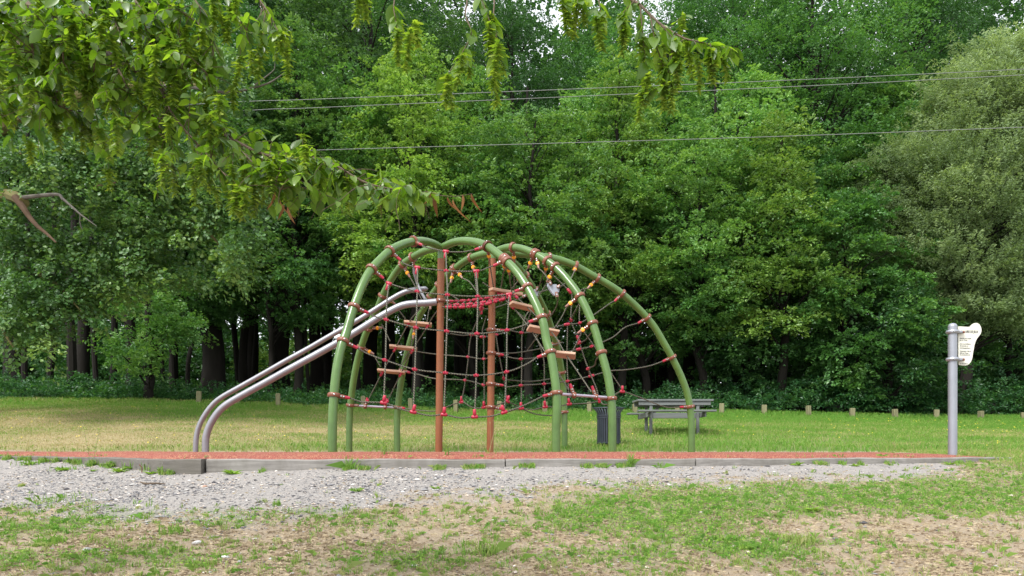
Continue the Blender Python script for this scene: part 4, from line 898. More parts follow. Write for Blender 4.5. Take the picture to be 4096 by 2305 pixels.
    ground_cover("undergrowth", "thicket closing the wood behind the trunks, shade put into its dark leaf colour", 1500, (-34, 30), (44, 50), lambda x, y: 5.5 + 0 * x, .22, L_dark, 206, 1.4, 26, (.0, .5), lambda x, y, z: 1 - .8 * (np.abs(x + 12.5) < 5))  # rest of the thicket in darker leaves, painting in the shade of the wood
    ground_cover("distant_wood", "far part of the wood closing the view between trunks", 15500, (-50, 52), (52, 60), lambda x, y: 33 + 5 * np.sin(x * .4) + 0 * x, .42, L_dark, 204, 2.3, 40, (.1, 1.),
                 lambda x, y, z: np.clip(1 - .5 * (np.exp(-((x + 16.5) / 5.5) ** 2) * np.exp(-((z - 13) / 3.6) ** 2)) - .35 * np.exp(-((z - 12.5) / 3) ** 2), 0, 1) * np.clip(1 - np.exp(-((x - 3.9) / 2.6) ** 2) * (z > 33), 0, 1), 1.5)

# ------------------------------------------------------------------ the big oak at the left (trunk just outside the frame)
def oak():
    g = np.random.default_rng(301); X = -16.2; D = 19.5; gz = hz(X, D) - .2
    root = empty("oak_tree", (X, D, gz), label="large oak reaching in from the left with mossy limbs and lobed grey-green leaves", cat="tree")
    mb = MB(); mb.tube(smooth_path([(X, D, gz), (X + .1, D, gz + 3), (X, D + .1, gz + 7), (X + .3, D, gz + 12)], 5), np.linspace(.5, .25, 16), 14)
    o = mb.build("trunk", M_bark_grey, None, (X, D, gz)); o.location = (0, 0, 0); o.parent = root
    def limb(pts, D0, D1, r0, r1, mat=M_moss, name="limb"):
        n = len(pts); W = smooth_path([P(px, py, D0 + (D1 - D0) * i / (n - 1)) for i, (px, py) in enumerate(pts)], 5); m = MB(); m.tube(W, np.linspace(r0, r1, len(W)), 8)
        b = m.build(name, mat, None, tuple(W[0]), recalc=False); b.parent = root; b.location = Vector(W[0]) - root.location; return W
    limb([(-420, 900), (-200, 800), (0, 782), (60, 788), (95, 812)], 19.2, 16.7, .20, .12)
    limb([(60, 788), (92, 830), (118, 868), (150, 905), (190, 938), (224, 970)], 16.7, 16.5, .085, .02, M_dead, "broken_limb")
    limb([(85, 792), (160, 783), (232, 779), (252, 800)], 16.7, 16.6, .055, .03, M_bark_grey, "dead_branch")
    limb([(252, 796), (285, 825), (322, 858), (352, 880), (386, 905)], 16.6, 16.5, .03, .008, M_bark_grey, "dead_branch")
    limb([(322, 858), (320, 890), (330, 920), (346, 940)], 17.4, 17.4, .02, .006, M_bark_grey, "dead_branch")
    limb([(380, 748), (420, 742), (465, 730)], 17.3, 17.3, .045, .02, M_dead, "dead_branch")
    limb([(-420, 700), (-100, 560), (60, 480), (150, 440), (260, 400), (420, 365), (620, 340), (800, 345)], 19.4, 17.5, .26, .06)
    limb([(600, 345), (760, 350), (900, 370), (1000, 355), (1080, 330), (1140, 290)], 17.6, 17.0, .05, .012, M_bark_grey, "dead_branch")
    limb([(780, 260), (880, 290), (960, 290), (1010, 240), (1060, 170)], 17.5, 17.2, .04, .01, M_bark_grey, "dead_branch")
    limb([(1000, 355), (1060, 310), (1095, 280), (1100, 250)], 17.1, 17.0, .02, .006, M_bark_grey, "dead_branch")
    W2 = [limb(p, 19.3, 17.8, .12, .015) for p in ([(-300, 1000), (0, 1050), (200, 1120), (330, 1250)], [(-200, 600), (200, 640), (500, 700), (800, 900), (930, 1050)], [(100, 470), (400, 560), (700, 640), (950, 760), (1010, 820)], [(-300, 1100), (-50, 1250), (60, 1400)])]
    # foliage clumps, each region a bough: (px, py, spread x, spread y, count, distance)
    reg = [(120, 620, 170, 90, 60, 18), (330, 600, 190, 90, 90, 18.3), (560, 620, 170, 90, 90, 18.2), (760, 700, 150, 90, 80, 18), (900, 800, 90, 70, 55, 17.8), (960, 900, 60, 80, 42, 17.6), (930, 1030, 40, 70, 30, 17.5), (700, 880, 130, 90, 80, 18.5),
           (480, 820, 150, 100, 95, 18.3), (250, 700, 130, 60, 60, 17.9), (60, 900, 90, 110, 60, 18.4), (300, 1010, 180, 80, 95, 18.6), (540, 1010, 120, 100, 75, 18.6), (460, 1150, 90, 50, 30, 18.3), (250, 1180, 130, 70, 75, 18.4), (120, 1270, 90, 50, 30, 18.6), (90, 1170, 110, 90, 62, 18.3), (50, 1310, 70, 60, 42, 18.1),
           (150, 1370, 45, 30, 8, 18.1), (740, 1080, 80, 60, 22, 18.7), (820, 520, 120, 70, 40, 18.6), (1000, 780, 40, 50, 18, 17.7), (-150, 800, 150, 250, 70, 18.5), (850, 250, 120, 60, 34, 17.6), (400, 320, 250, 120, 60, 18.8), (100, 300, 150, 120, 50, 18.8), (960, 330, 60, 40, 10, 17.3)]
    O = []; tn = []
    for px, py, sx_, sy_, n, d in reg:
        n = int(n * 1.15); a = np.clip(g.normal(0, .62, (n, 3)), -1.25, 1.25); q = np.array([P(px + a[i, 0] * sx_, py + a[i, 1] * sy_, d + a[i, 2] * .9) for i in range(n)]); O.append(q); tn.append(np.full(n, g.random() * .5) + g.random(n) * .5)
    O = np.concatenate(O); tn = np.concatenate(tn); dd = g.normal(0, .7, (len(O), 3)) + (.35, -.25, .1); dd[:, 2] *= .6
    p, d, n, idx, t = sprays(O, dd, .62 * g.uniform(.6, 1.2, len(O)), .5, 34, g, .4, .14, jn=.6); L = .115 * g.uniform(.65, 1.25, len(p))
    # lobed oak leaf: a six-sided outline with waists
    d = nrm(d); s = nrm(np.cross(d, n)); n = np.cross(s, d); l = L[:, None]
    out = [(0, 0), (.35, .16), (.5, .34), (.68, .26), (.85, .3), (1, .08), (1, -.08), (.85, -.3), (.68, -.26), (.5, -.34), (.35, -.16)]
    V = np.stack([p + d * l * a + s * l * b + n * l * (abs(b) * .35 - .15 * a * a) for a, b in out], 1); V = V.reshape(-1, 3) - np.array([X, D, gz])
    F = np.arange(len(V)).reshape(-1, len(out)); tint = np.repeat(np.clip(tn[idx] * .6 + g.random(len(p)) * .4, 0, 1), len(out))
    link("crown", np_mesh("crown", V, F, {"tint": tint}), L_oak, root)
if FOREST: oak()

# ------------------------------------------------------------------ hornbeam branches hanging into the picture close to the camera
def overhang():
    g = np.random.default_rng(404)
    base = P(-900, -900, 3.6); gzz = hz(base.x, 3.6)
    root = empty("overhanging_hornbeam", (base.x, 3.6, gzz), label="close hornbeam boughs with winged fruit clusters hanging across the top of the view", cat="tree")
    loc = np.array([base.x, 3.6, gzz])
    mb = MB(); mb.tube(smooth_path([(base.x, 3.6, gzz - .2), (base.x + .03, 3.6, gzz + 1.6), (base.x - .03, 3.6, gzz + 3.2), (base.x, 3.6, gzz + 5.2)], 5), np.linspace(.15, .09, 16), 12)
    LV = []; clusters = []; auto = []; BW = []
    def clear(v, m=0.):
        px = 2048 + v.x / v.y * FOC; py = HOR - (v.z - m - CAMZ) / v.y * FOC
        return py < np.interp(px, [0, 700, 1000, 1200, 1750, 1760, 3200], [620, 850, 880, 860, 850, 470, 470])
    def addleaf(p, d, n, L):
        if clear(Vector(p), .05): LV.append((p, d, n, L))
    def twigpath(a, d, ln, droop):
        pts = [a]; v = Vector(d).normalized(); m = max(3, int(ln / .035))
        for i in range(m):
            v = (v + Vector((g.normal(0, .12), g.normal(0, .12), -droop * .12 + g.normal(0, .06)))).normalized(); pts.append(pts[-1] + v * (ln / m))
        return pts
    def leaves_on(pts, start=1, dens=.8, hang=.7, Lm=.066):
        for i in range(start, len(pts)):
            if g.random() > dens: continue
            tn = (pts[i] - pts[i - 1]).normalized(); s = tn.cross(Vector((0, 0, 1)) + Vector(g.normal(0, .3, 3))).normalized() * (1 if i % 2 else -1)
            d = tn * .55 + s * .75 + Vector((0, 0, -hang)) + Vector(g.normal(0, .22, 3)); nn = Vector((0, 0, 1)) + s * .3 + Vector(g.normal(0, .45, 3)); addleaf(pts[i], d, nn, Lm * g.uniform(.62, 1.15))
    def bough(pts, D0, D1, r0, r1, side=1., dens=1., fruit=.5, sl=(.07, .22), down=.55, first=0):
        side *= 1.7
        n = len(pts); W = [Vector(w) for w in smooth_path([P(px, py, D0 + (D1 - D0) * i / (n - 1) + g.normal(0, .03)) for i, (px, py) in enumerate(pts)], 7)]
        mb.tube(W, r1 + (r0 - r1) * (1 - np.linspace(0, 1, len(W))) ** 1.7, 7, cap=True)
        acc = 0; nxt = 0
        for i in range(1, len(W)):
            acc += (W[i] - W[i - 1]).length
            if acc < nxt or i / len(W) < first: continue
            nxt = acc + .038 / side * g.uniform(.6, 1.4); tn = (W[i] - W[i - 1]).normalized()
            d = tn * .7 + Vector(g.normal(0, .6, 3)) + Vector((0, 0, -down * g.uniform(.2, 1.3))); ln = g.uniform(*sl) * (1 - .35 * i / len(W))
            tp = twigpath(W[i], d, ln, 1.2); mb.tube(tp, np.linspace(.0022, .001, len(tp)), 5, cap=False); leaves_on(tp, 1, dens)
            if g.random() < fruit * .6: auto.append((tp[-1], g.uniform(.085, .16)))
        leaves_on(W, 2, dens * .8); BW.append(W); return W
    # main bough coming down from upper left to the dry leaves at its tip
    m1 = bough([(-900, -700), (-300, -200), (0, -40), (180, 60), (370, 150), (430, 215), (520, 270), (640, 350), (720, 425), (830, 490), (960, 575), (1100, 630), (1290, 640), (1450, 725), (1560, 755), (1650, 760), (1720, 780)], 3.6, 3.0, .03, .0025, 1.15, .9, .55, first=.28)
    bough([(430, 215), (480, 290), (520, 370), (600, 450), (690, 590)], 3.3, 3.1, .007, .002, .9, .85, .7)
    bough([(640, 350), (700, 470), (830, 620), (900, 700)], 3.2, 3.0, .006, .002, 1.2, .8, .8)
    bough([(900, 540), (1000, 640), (1060, 700), (1120, 760)], 3.1, 3.0, .005, .002, 1.1, .8, .8)
    bough([(-600, -400), (-200, -60), (0, 100), (120, 230), (200, 330), (230, 420)], 3.5, 3.2, .014, .002, 1.2, .9, .6, first=.3)
    bough([(-500, 0), (-150, 230), (-30, 380), (20, 500)], 3.4, 3.2, .008, .002, .8, .9, .5, first=.4)
    bough([(-200, -300), (150, -60), (330, 20), (520, 100), (650, 170), (760, 220), (830, 300)], 3.5, 3.1, .013, .002, 1.2, .9, .6, first=.25)
    bough([(0, -300), (350, -100), (560, -10), (720, 50), (820, 110)], 3.4, 3.1, .010, .002, 1.3, .9, .7, first=.3)
    bough([(300, -300), (700, -120), (880, -40), (960, 60), (990, 130)], 3.3, 3.1, .008, .002, 1.1, .85, .8, first=.35)
    bough([(700, -250), (960, -80), (1060, 30), (1110, 120)], 3.3, 3.1, .006, .002, 1.2, .8, .9, first=.45)
    for q in range(7):
        x = 60 + q * 120; bough([(x - 150, -150), (x, 0), (x + 50, 110), (x + 75, 210 + 40 * (q % 3))], 3.3, 3.1, .005, .0015, 1., .85, .7, sl=(.07, .18), first=.3)
    allW = [w for W_ in BW for w in W_]
    for q in range(190):
        px, py = g.uniform(-60, 1660), 0; px = px if g.random() > .35 else g.uniform(-60, 700); ymax = np.interp(px, [0, 300, 640, 900, 1150, 1400, 1660], [470, 560, 640, 680, 760, 820, 850]); ymin = np.interp(px, [0, 700, 800, 1150, 1400, 1660], [-40, -40, 420, 560, 660, 735]); py = g.uniform(ymin, ymax)
        t = P(px, py, g.uniform(2.9, 3.4)); a = min(allW, key=lambda w: (w - t).length_squared); 
        if (a - t).length > .5: continue
        W = [Vector(w) for w in smooth_path([a, a.lerp(t, .5) + Vector((0, 0, .02)), t], 5)]; mb.tube(W, np.linspace(.0026, .001, len(W)), 5, cap=False); leaves_on(W, 2, .75); tp = twigpath(t, (t - a) + Vector(g.normal(0, .1, 3)), g.uniform(.08, .18), 1.0); mb.tube(tp, .001, 5, cap=False); leaves_on(tp, 1, .95)
        if g.random() < .45: auto.append((tp[-1], g.uniform(.08, .15)))
    # sprays hanging from above, centre and right
    top = [((1400, -400), (1560, -60), (1575, 40), (1590, 120)), ((1650, -400), (1850, -60), (1862, 60), (1885, 130), (1855, 200), (1790, 300)), ((1800, -400), (1960, -60), (1975, 60), (1985, 150), (1985, 290)), ((1700, -300), (1880, -80), (1930, 10), (1960, 90)), ((1300, -300), (1420, -60), (1440, -20)),
           ((2000, -400), (2230, -80), (2250, 0)), ((2200, -400), (2360, -90), (2400, 30), (2385, 70)), ((2100, -350), (2300, -60), (2310, 10))]
    for t_ in top:
        n = len(t_); W = [Vector(w) for w in smooth_path([P(px, py, 3.3 - .25 * i / n) for i, (px, py) in enumerate(t_)], 7)]; mb.tube(W, np.linspace(.005, .0012, len(W)), 6)
        leaves_on(W[len(W) // 2:], 1, .85, .7, .09)
        clusters.append((W[-1], .15)); clusters.append((W[int(len(W) * .8)] + Vector((.02, .02, 0)), .11))
    clusters.extend([(P(1640, 120, 3.05), .17), (P(1660, 90, 3.1), .11), (P(1995, 170, 3.0), .2), (P(1855, 215, 3.0), .14), (P(1790, 330, 3.0), .1)])
    bough([(2200, -500), (2480, -60), (2560, 20), (2640, 95), (2730, 150), (2800, 168), (2870, 185), (2940, 200)], 3.4, 2.95, .010, .0018, .8, .8, .75, sl=(.04, .12), first=.42)
    for t_ in (((2560, 20), (2572, 150), (2590, 300)), ((2600, 60), (2625, 180), (2660, 280), (2690, 330)), ((2640, 95), (2700, 170), (2705, 240)), ((2840, 175), (2850, 215)), ((2540, 0), (2490, 60), (2500, 110)), ((2700, 140), (2660, 330), (2570, 370))):
        W = [Vector(w) for w in smooth_path([P(px, py, 3.0) for px, py in t_], 7)]; mb.tube(W, np.linspace(.003, .001, len(W)), 5); leaves_on(W, 2, .8, .7, .085); clusters.append((W[-1], .13)); clusters.append((W[len(W) // 2], .12))
    o = mb.build("bough", M_twig, None, tuple(loc), recalc=False); o.location = (0, 0, 0); o.parent = root
    # leaf blades with a midrib fold and toothed outline
    A = np.array([-.0, .12, .28, .45, .62, .8, .92, 1.0]); Wd = np.array([.05, .34, .50, .52, .44, .27, .11, 0]) * .50
    def blades(L_, mat, nm, curl=.12, wm=1.):
        p = np.array([tuple(l[0]) for l in L_]); d = nrm(np.array([tuple(l[1]) for l in L_])); n = np.array([tuple(l[2]) for l in L_]); L = np.array([l[3] for l in L_])[:, None]
        s = nrm(np.cross(d, n)); n = np.cross(s, d); cu = g.uniform(.3, 1.8, (len(L), 1)) * curl; m = len(A); P0 = []
        for a, w in zip(A, Wd * wm):
            c = p + d * L * a - n * L * (a * a * cu); P0 += [c - s * L * w + n * L * w * .28 - d * L * .03, c, c + s * L * w + n * L * w * .28 - d * L * .03]
        V = np.stack(P0, 1); nv = 3 * m; f = []
        for k in range(m - 1): f += [(3 * k, 3 * k + 1, 3 * k + 4, 3 * k + 3), (3 * k + 1, 3 * k + 2, 3 * k + 5, 3 * k + 4)]
        F = (np.array(f)[None] + np.arange(len(p))[:, None, None] * nv).reshape(-1, 4)
        return link(nm, np_mesh(nm, V.reshape(-1, 3) - loc, F, {"tint": np.repeat(g.random(len(p)), nv)}, True), mat, root)
    blades(LV, L_near, "foliage")
    # fruit clusters: paired three-lobed bracts down a hanging stalk
    order = g.permutation(len(auto)); clusters = clusters + [auto[i] for i in order if clear(auto[i][0], auto[i][1] * .9)]
    rest = []
    for ci, (c, ln) in enumerate(clusters):
        c = Vector(c); k = max(7, int(ln / .010)); B = []; dirn = Vector((g.normal(0, .1), g.normal(0, .1), -1)).normalized()
        for i in range(k):
            for r_ in range(3):
                a = i * 1.1 + r_ * 2.1 + g.normal(0, .3); t = i / k; q = c + dirn * (ln * t); out = Vector((math.cos(a), math.sin(a), -.12 - .35 * t + g.normal(0, .15)))
                B.append((q, out, Vector((0, 0, 1)) + Vector(g.normal(0, .3, 3)), (.040 - .010 * t) * g.uniform(.8, 1.15)))
        p = np.array([tuple(l[0]) for l in B]); d = nrm(np.array([tuple(l[1]) for l in B])); n = np.array([tuple(l[2]) for l in B]); L = np.array([l[3] for l in B])[:, None]
        s = nrm(np.cross(d, n)); n = np.cross(s, d); out = [(0, -.10), (.18, -.22), (.36, -.34), (.34, -.15), (.85, -.12), (1, 0), (.85, .12), (.34, .15), (.36, .34), (.18, .22), (0, .10)]
        V = np.stack([p + d * L * a_ + s * L * b_ - n * L * (a_ * a_ * .2) for a_, b_ in out], 1); F = np.arange(len(p) * len(out)).reshape(-1, len(out)); cl = np.array(tuple(c))
        if ci >= 98: rest.append((V.reshape(-1, 3), F, g.random(len(p)).repeat(len(out)))); continue
        me = np_mesh("fruit_cluster", V.reshape(-1, 3) - cl, F, {"tint": np.repeat(g.random(len(p)), len(out))}); o = link("fruit_cluster", me, L_fruit, root); o.location = Vector(cl - loc)
    if rest:
        off = np.cumsum([0] + [len(r[0]) for r in rest[:-1]]); me = np_mesh("fruit", np.concatenate([r[0] for r in rest]) - loc, np.concatenate([r[1] + o_ for r, o_ in zip(rest, off)]), {"tint": np.concatenate([r[2] for r in rest])})
        tag(link("fruit_mass", me, L_fruit, root), kind="stuff")
    # curled brown leaves at the tip and below the bough
    DR = [(1722, 770, -.1), (1735, 790, 0), (1790, 790, .05), (1812, 800, .02), (1850, 780, .08), (1885, 778, .1), (1100, 770, 0), (1120, 800, .05), (1135, 820, -.05), (1150, 830, .05)]
    mbt = MB(); W = smooth_path([P(1700, 765, 3.0), P(1760, 782, 3.0), P(1830, 785, 3.0), P(1890, 775, 3.0)], 5); mbt.tube(W, np.linspace(.002, .0008, len(W)), 5); o = mbt.build("twig", M_twig, None, tuple(loc), recalc=False); o.location = (0, 0, 0); o.parent = root
    blades([(P(px, py, 3.0), Vector((a * 1.5 + g.normal(0, .08), g.normal(0, .2), -1)), Vector((g.normal(0, 1), -1, 0)), g.uniform(.055, .08)) for px, py, a in DR], L_dry, "withered_leaves", .9, .45)
overhang()

# ------------------------------------------------------------------ grass, clover, straw and gravel (uncountable)
def blades_mesh(name, x, y, hgt, wid, tint, mat, g, lean=.45, flat=False, z=None):
    n = len(x); z0 = (height(x, y) if z is None else z) - .006; th = g.random(n) * 2 * np.pi; dx, dy = np.cos(th), np.sin(th); ph = g.random(n) * 2 * np.pi; lx, ly = np.cos(ph), np.sin(ph)
    l1 = lean * g.random(n); b = np.stack([x, y, z0], 1); w = wid[:, None] / 2 * np.stack([dx, dy, 0 * dx], 1)
    if flat:
        m = b + (0, 0, .014) + hgt[:, None] * .5 * np.stack([lx, ly, .12 + 0 * lx], 1); t = b + hgt[:, None] * np.stack([lx, ly, .05 * g.random(n)], 1) + (0, 0, .01); w = wid[:, None] / 2 * np.stack([-ly, lx, 0 * lx], 1)
    else:
        m = b + hgt[:, None] * np.stack([lx * l1 * .35, ly * l1 * .35, .6 + 0 * lx], 1); t = b + hgt[:, None] * np.stack([lx * l1 * 1.3, ly * l1 * 1.3, 1 - l1 * .5], 1)
    V = np.stack([b - w, b + w, m + w * .8, t, m - w * .8], 1).reshape(-1, 3); i = np.arange(n)[:, None] * 5
    F = i + np.array([[0, 1, 2, 3, 4]])
    return link(name, np_mesh(name, V, F, {"tint": np.repeat(np.clip(tint, 0, 1), 5)}), mat)
def inview(x, y, pad=.5): return np.abs(x) < .735 * y + pad
def lawn_grass():
    g = np.random.default_rng(501); n = 330000; x = g.uniform(-20, 20, n); y = 14.0 + 10.8 * g.random(n) ** .85; k = inview(x, y) & (y > np.maximum(14.0, kerb_d(x) + .9)); x, y = x[k], y[k]
    d = m_dry(x, y); tall = 1 + 1.1 * sstep(22.8, 24, y) + .8 * blob(x, y, 3.9, 17.2, 1.4, .9) + .6 * (y < 14.8) + .5 * blob(x, y, 2.1, 14.9, .5, .4)
    h = g.uniform(.03, .085, len(x)) * tall * (.55 + .75 * d); far = y / 16
    t = np.clip(d + g.normal(0, .22, len(x)), 0, 1)
    tag(blades_mesh("grass", x, y, h, .011 * far * g.uniform(.6, 1.3, len(x)), t, L_grass, g, .7), "mown lawn grass, straw coloured in bands, beyond the play surface", "grass", kind="stuff")
    n = 900; x = g.uniform(-18, 18, n); y = g.uniform(14.3, 22, n); k = inview(x, y) & (fbm(x * .4, y * .6, 88) > .5); x, y = x[k], y[k]; z = height(x, y) + .09
    q = np.stack([x, y, z], 1); V = leaf_quads(q, g.normal(0, 1, q.shape) * (1, 1, .2), np.tile((0, -.6, 1.), (len(q), 1)), .03, .03, 0); me = np_mesh("flowers", V, np.arange(len(V)).reshape(-1, 4), {"tint": np.ones(len(V))})
    tag(link("flowers", me, paint("yellow_petals", (.8, .62, .05), .6, .3, 0, .1)), "small yellow flowers dotted over the lawn", "flowers", kind="stuff")
    # right-hand strip joining bank and lawn
    n = 26000; x = g.uniform(6.6, 10.8, n); y = g.uniform(8.6, 14.6, n); k = inview(x, y) & (x > np.interp(y, [8, 10.2, 10.8, 14.5], [6.4, 6.9, 7.3, 7.3])); x, y = x[k], y[k]
    tag(blades_mesh("grass", x, y, g.uniform(.04, .11, len(x)), .009 * g.uniform(.6, 1.3, len(x)), .55 + g.normal(0, .25, len(x)), L_grass, g, .7), "longer grass running past the end of the kerb at right", "grass", kind="stuff")
lawn_grass()
def bank():
    g = np.random.default_rng(502)
    def pts(n): 
        y = 4.2 + 9.3 * g.random(n) ** 1.25; x = (g.random(n) * 2 - 1) * (.735 * y + .3); k = (y < kerb_d(x) - .14) & ((x < 0) | (y < 10.2)); return x[k], y[k]
    # grass tufts
    x, y = pts(27000); gr = m_green(x, y); gv = m_gravel(x, y); keep = g.random(len(x)) < np.clip(.10 + .85 * gr ** 1.1, 0, 1) * (1 - gv * np.clip(.55 + .45 * sstep(0, .9, y - np.interp(x, GX, GD)), 0, .97)); x, y, gr = x[keep], y[keep], gr[keep]
    nb = g.integers(5, 17, len(x)); idx = np.repeat(np.arange(len(x)), nb); sp = .028 * g.random(len(idx)) ** .5; a = g.random(len(idx)) * 6.28; hs = g.uniform(.022, .075, len(x)) * (1 + .5 * (g.random(len(x)) < .07))
    tb = (.5 + .45 * gr + g.normal(0, .15, len(x)))[idx] + g.normal(0, .12, len(idx))
    tag(blades_mesh("grass", x[idx] + sp * np.cos(a), y[idx] + sp * np.sin(a), hs[idx] * g.uniform(.5, 1.15, len(idx)), .0042 * g.uniform(.6, 1.5, len(idx)), tb, L_grass, g, 1.1), "sparse grass tufts on the dry bank in front of the kerb", "grass", kind="stuff")
    n = 26000; x = g.uniform(-10, 7.6, n); k = kerb_d(x); y = k - .15 - .16 * g.random(n) ** 2; kp = (fbm(x * 4.5, x * 0 + 3, 93) + .12 * (x < -4) > .69); x, y = x[kp], y[kp]
    tag(blades_mesh("grass", x, y, g.uniform(.015, .085, len(x)) * np.where(x < -4.1, 1.5, 1), .006 * g.uniform(.6, 1.6, len(x)), .7 + g.normal(0, .25, len(x)), L_grass, g, 1.0), "short weeds and grass growing along the foot of the kerb", "grass", kind="stuff")
    n = 700; x = g.uniform(-8, 6.5, n); y = kerb_d(x) + .02 + .05 * g.random(n); kp = fbm(x * 2.3, x * 0 + 9, 95) > .58; x, y = x[kp], y[kp]
    tag(blades_mesh("grass", x, y, g.uniform(.02, .08, len(x)), .005 * g.uniform(.6, 1.6, len(x)), .6 + g.normal(0, .25, len(x)), L_grass, g, 1.0, z=np.full(len(x), 1.37)), "few grass blades sprouting between kerb and rubber", "grass", kind="stuff")
    # low clover and plantain leaves
    x, y = pts(230000); gr = m_green(x, y); gv = m_gravel(x, y); keep = g.random(len(x)) < sstep(.38, .95, gr) * .95 * (1 - .97 * gv) * (.4 + .6 * (fbm(x * 3, y * 3, 61) > .45)); x, y = x[keep], y[keep]
    z = height(x, y) + .006 + .028 * g.random(len(x)); q = np.stack([x, y, z], 1); V = leaf_quads(q, g.normal(0, 1, q.shape) * (1, 1, .25), np.array([0, -.25, 1]) + g.normal(0, .35, q.shape), .018 * g.uniform(.6, 1.4, len(q)), .014, .1)
    tag(link("clover", np_mesh("clover", V, np.arange(len(V)).reshape(-1, 4), {"tint": np.repeat(g.random(len(q)), 4)}), L_clover), "low bright clover patches on the bank", "ground cover", kind="stuff")
    # dry straw and dead roots lying on the soil
    x, y = pts(140000); gv = m_gravel(x, y); keep = g.random(len(x)) < (1 - .97 * gv) * (.25 + .75 * sstep(.42, .6, fbm(x * 2.5, y * 2.5, 71))); x, y = x[keep], y[keep]
    tag(blades_mesh("straw", x, y, g.uniform(.02, .075, len(x)), .0020 * g.uniform(.6, 1.4, len(x)), g.random(len(x)), leaf("straw_stems", [(0, (.20, .145, .095)), (.4, (.37, .29, .19)), (1, (.60, .51, .35))], .1, (1, 1, 1), .8, .2, 0), g, 1, True), "dry straw and dead grass matted over the bare soil", "straw", kind="stuff")
    # gravel
    x, y = pts(240000); gv = m_gravel(x, y); den = np.clip(gv * (.35 + .75 * sstep(.35, .65, fbm(x * 1.2 + 5, y * 1.2, 81))) * np.where(y > kerb_d(x) - .7, .5, 1) * np.interp(x, [-6, -1, 1.5, 3, 5], [1, 1, .6, .3, .15]) + .03, 0, 1); keep = g.random(len(x)) < den; x, y = x[keep], y[keep]; n = len(x)
    sz = np.exp(g.normal(-5.15, .55, n)); sz = np.clip(sz, .003, .032); z = height(x, y) + sz * .15
    base = np.array([[1, 0, 0], [.45, .85, 0], [-.5, .8, .1], [-1, 0, 0], [-.45, -.85, 0], [.5, -.8, .1], [.1, .15, .55], [-.35, -.2, .5], [0, 0, -.4]]); tri = np.array([[0, 1, 6], [1, 2, 6], [2, 3, 7], [3, 4, 7], [4, 5, 7], [5, 0, 6], [6, 2, 7], [6, 7, 5], [1, 0, 8], [2, 1, 8], [3, 2, 8], [4, 3, 8], [5, 4, 8], [0, 5, 8]])
    th = g.random(n) * 6.28; c, s_ = np.cos(th)[:, None], np.sin(th)[:, None]; B = base[None] * (1 + g.normal(0, .18, (n, 9, 3))) * sz[:, None, None] * np.stack([g.uniform(.9, 1.5, n), g.uniform(.7, 1.0, n), g.uniform(.5, 1.1, n)], 1)[:, None]
    V = np.stack([B[..., 0] * c - B[..., 1] * s_ + x[:, None], B[..., 0] * s_ + B[..., 1] * c + y[:, None], B[..., 2] + z[:, None]], -1).reshape(-1, 3); F = (tri[None] + np.arange(n)[:, None, None] * 9).reshape(-1, 3)
    m, nt, b = newmat("gravel_stone"); cc = ramp(nt, attr(nt, "tint"), [(0, (.045, .042, .045)), (.25, (.125, .122, .13)), (.6, (.245, .238, .235)), (.8, (.40, .385, .365)), (.93, (.50, .40, .32)), (1, (.75, .73, .70))]); nt.links.new(cc, b.inputs['Base Color']); b.inputs['Roughness'].default_value = .8; b.inputs['Specular IOR Level'].default_value = .3
    tag(link("gravel", np_mesh("gravel", V, F, {"tint": np.repeat(g.random(n), 9)}), m), "loose grey gravel path along the kerb", "gravel", kind="stuff")
bank()

# ------------------------------------------------------------------ single plants, stones and a twig one can point at
def plant(name, px, D, label, blades=0, h=(.08, .2), w=.008, rosette=0, rl=.07, stems=0, sh=.3, seed=0, tint=(.6, 1), cat="weed", spread=.05, lean=.9, mat=None, zoff=0., leafy=0):
    g = np.random.default_rng(900 + seed); X = (px - 2048) / FOC * D; z = hz(X, D) + zoff; root = empty(name, (X, D, z), label=label, cat=cat)
    if blades:
        n = blades; a = g.random(n) * 6.28; r = spread * g.random(n) ** .6; o = blades_mesh("leaves", r * np.cos(a), r * np.sin(a), g.uniform(*h, n), w * g.uniform(.6, 1.3, n), g.uniform(*tint, n), mat or L_grass, g, lean, z=np.zeros(n)); o.parent = root
    if rosette:
        n = rosette; a = np.linspace(0, 6.28, n, endpoint=False) + g.normal(0, .2, n); d = np.stack([np.cos(a), np.sin(a), g.uniform(.15, .6, n)], 1); p = d * .006
        o = foliage("rosette", p, d, np.tile((0, 0, 1.), (n, 1)) + g.normal(0, .1, (n, 3)), rl * g.uniform(.7, 1.2, n), rl * .34, g.random(n), L_clover, root, fold=.2)
    if stems:
        mb = MB(); P_ = []; 
        for k in range(stems):
            a = g.random() * 6.28; l = sh * g.uniform(.6, 1.15); t = np.array([math.cos(a) * l * .3, math.sin(a) * l * .2, l]); b = np.array([g.normal(0, spread * .4), g.normal(0, spread * .4), 0])
            mb.tube([b, b + t * (.5, .5, .55), b + t], [.0022, .0017, .0012], 5, cap=False)
            if not leafy: mb.tube([b + t, b + t + (0, 0, .012), b + t + (0, 0, .026)], [.002, .005, .002], 6)
            for i in range(leafy): P_.append(b + t * (i + 1) / leafy)
        sm = mb.build("stem", paint("stalk", (.27, .25, .11), .7, .2, 0, .2) if not leafy else L_clover, None, (0, 0, 0), recalc=False); sm.parent = root
        if P_: 
            P_ = np.array(P_); a = np.arange(len(P_)) * 2.4; foliage("leaves", P_, np.stack([np.cos(a), np.sin(a), .5 + 0 * a], 1), np.tile((0, 0, 1.), (len(P_), 1)), .045, .014, g.random(len(P_)), L_clover, root)
    return root
plant("grass_tuft", 1402, 8.55, "coarse grass tuft with wide blades at the kerb below the first arch leg", 46, (.08, .24), .010, seed=1, cat="grass tuft", spread=.07, lean=1.4)
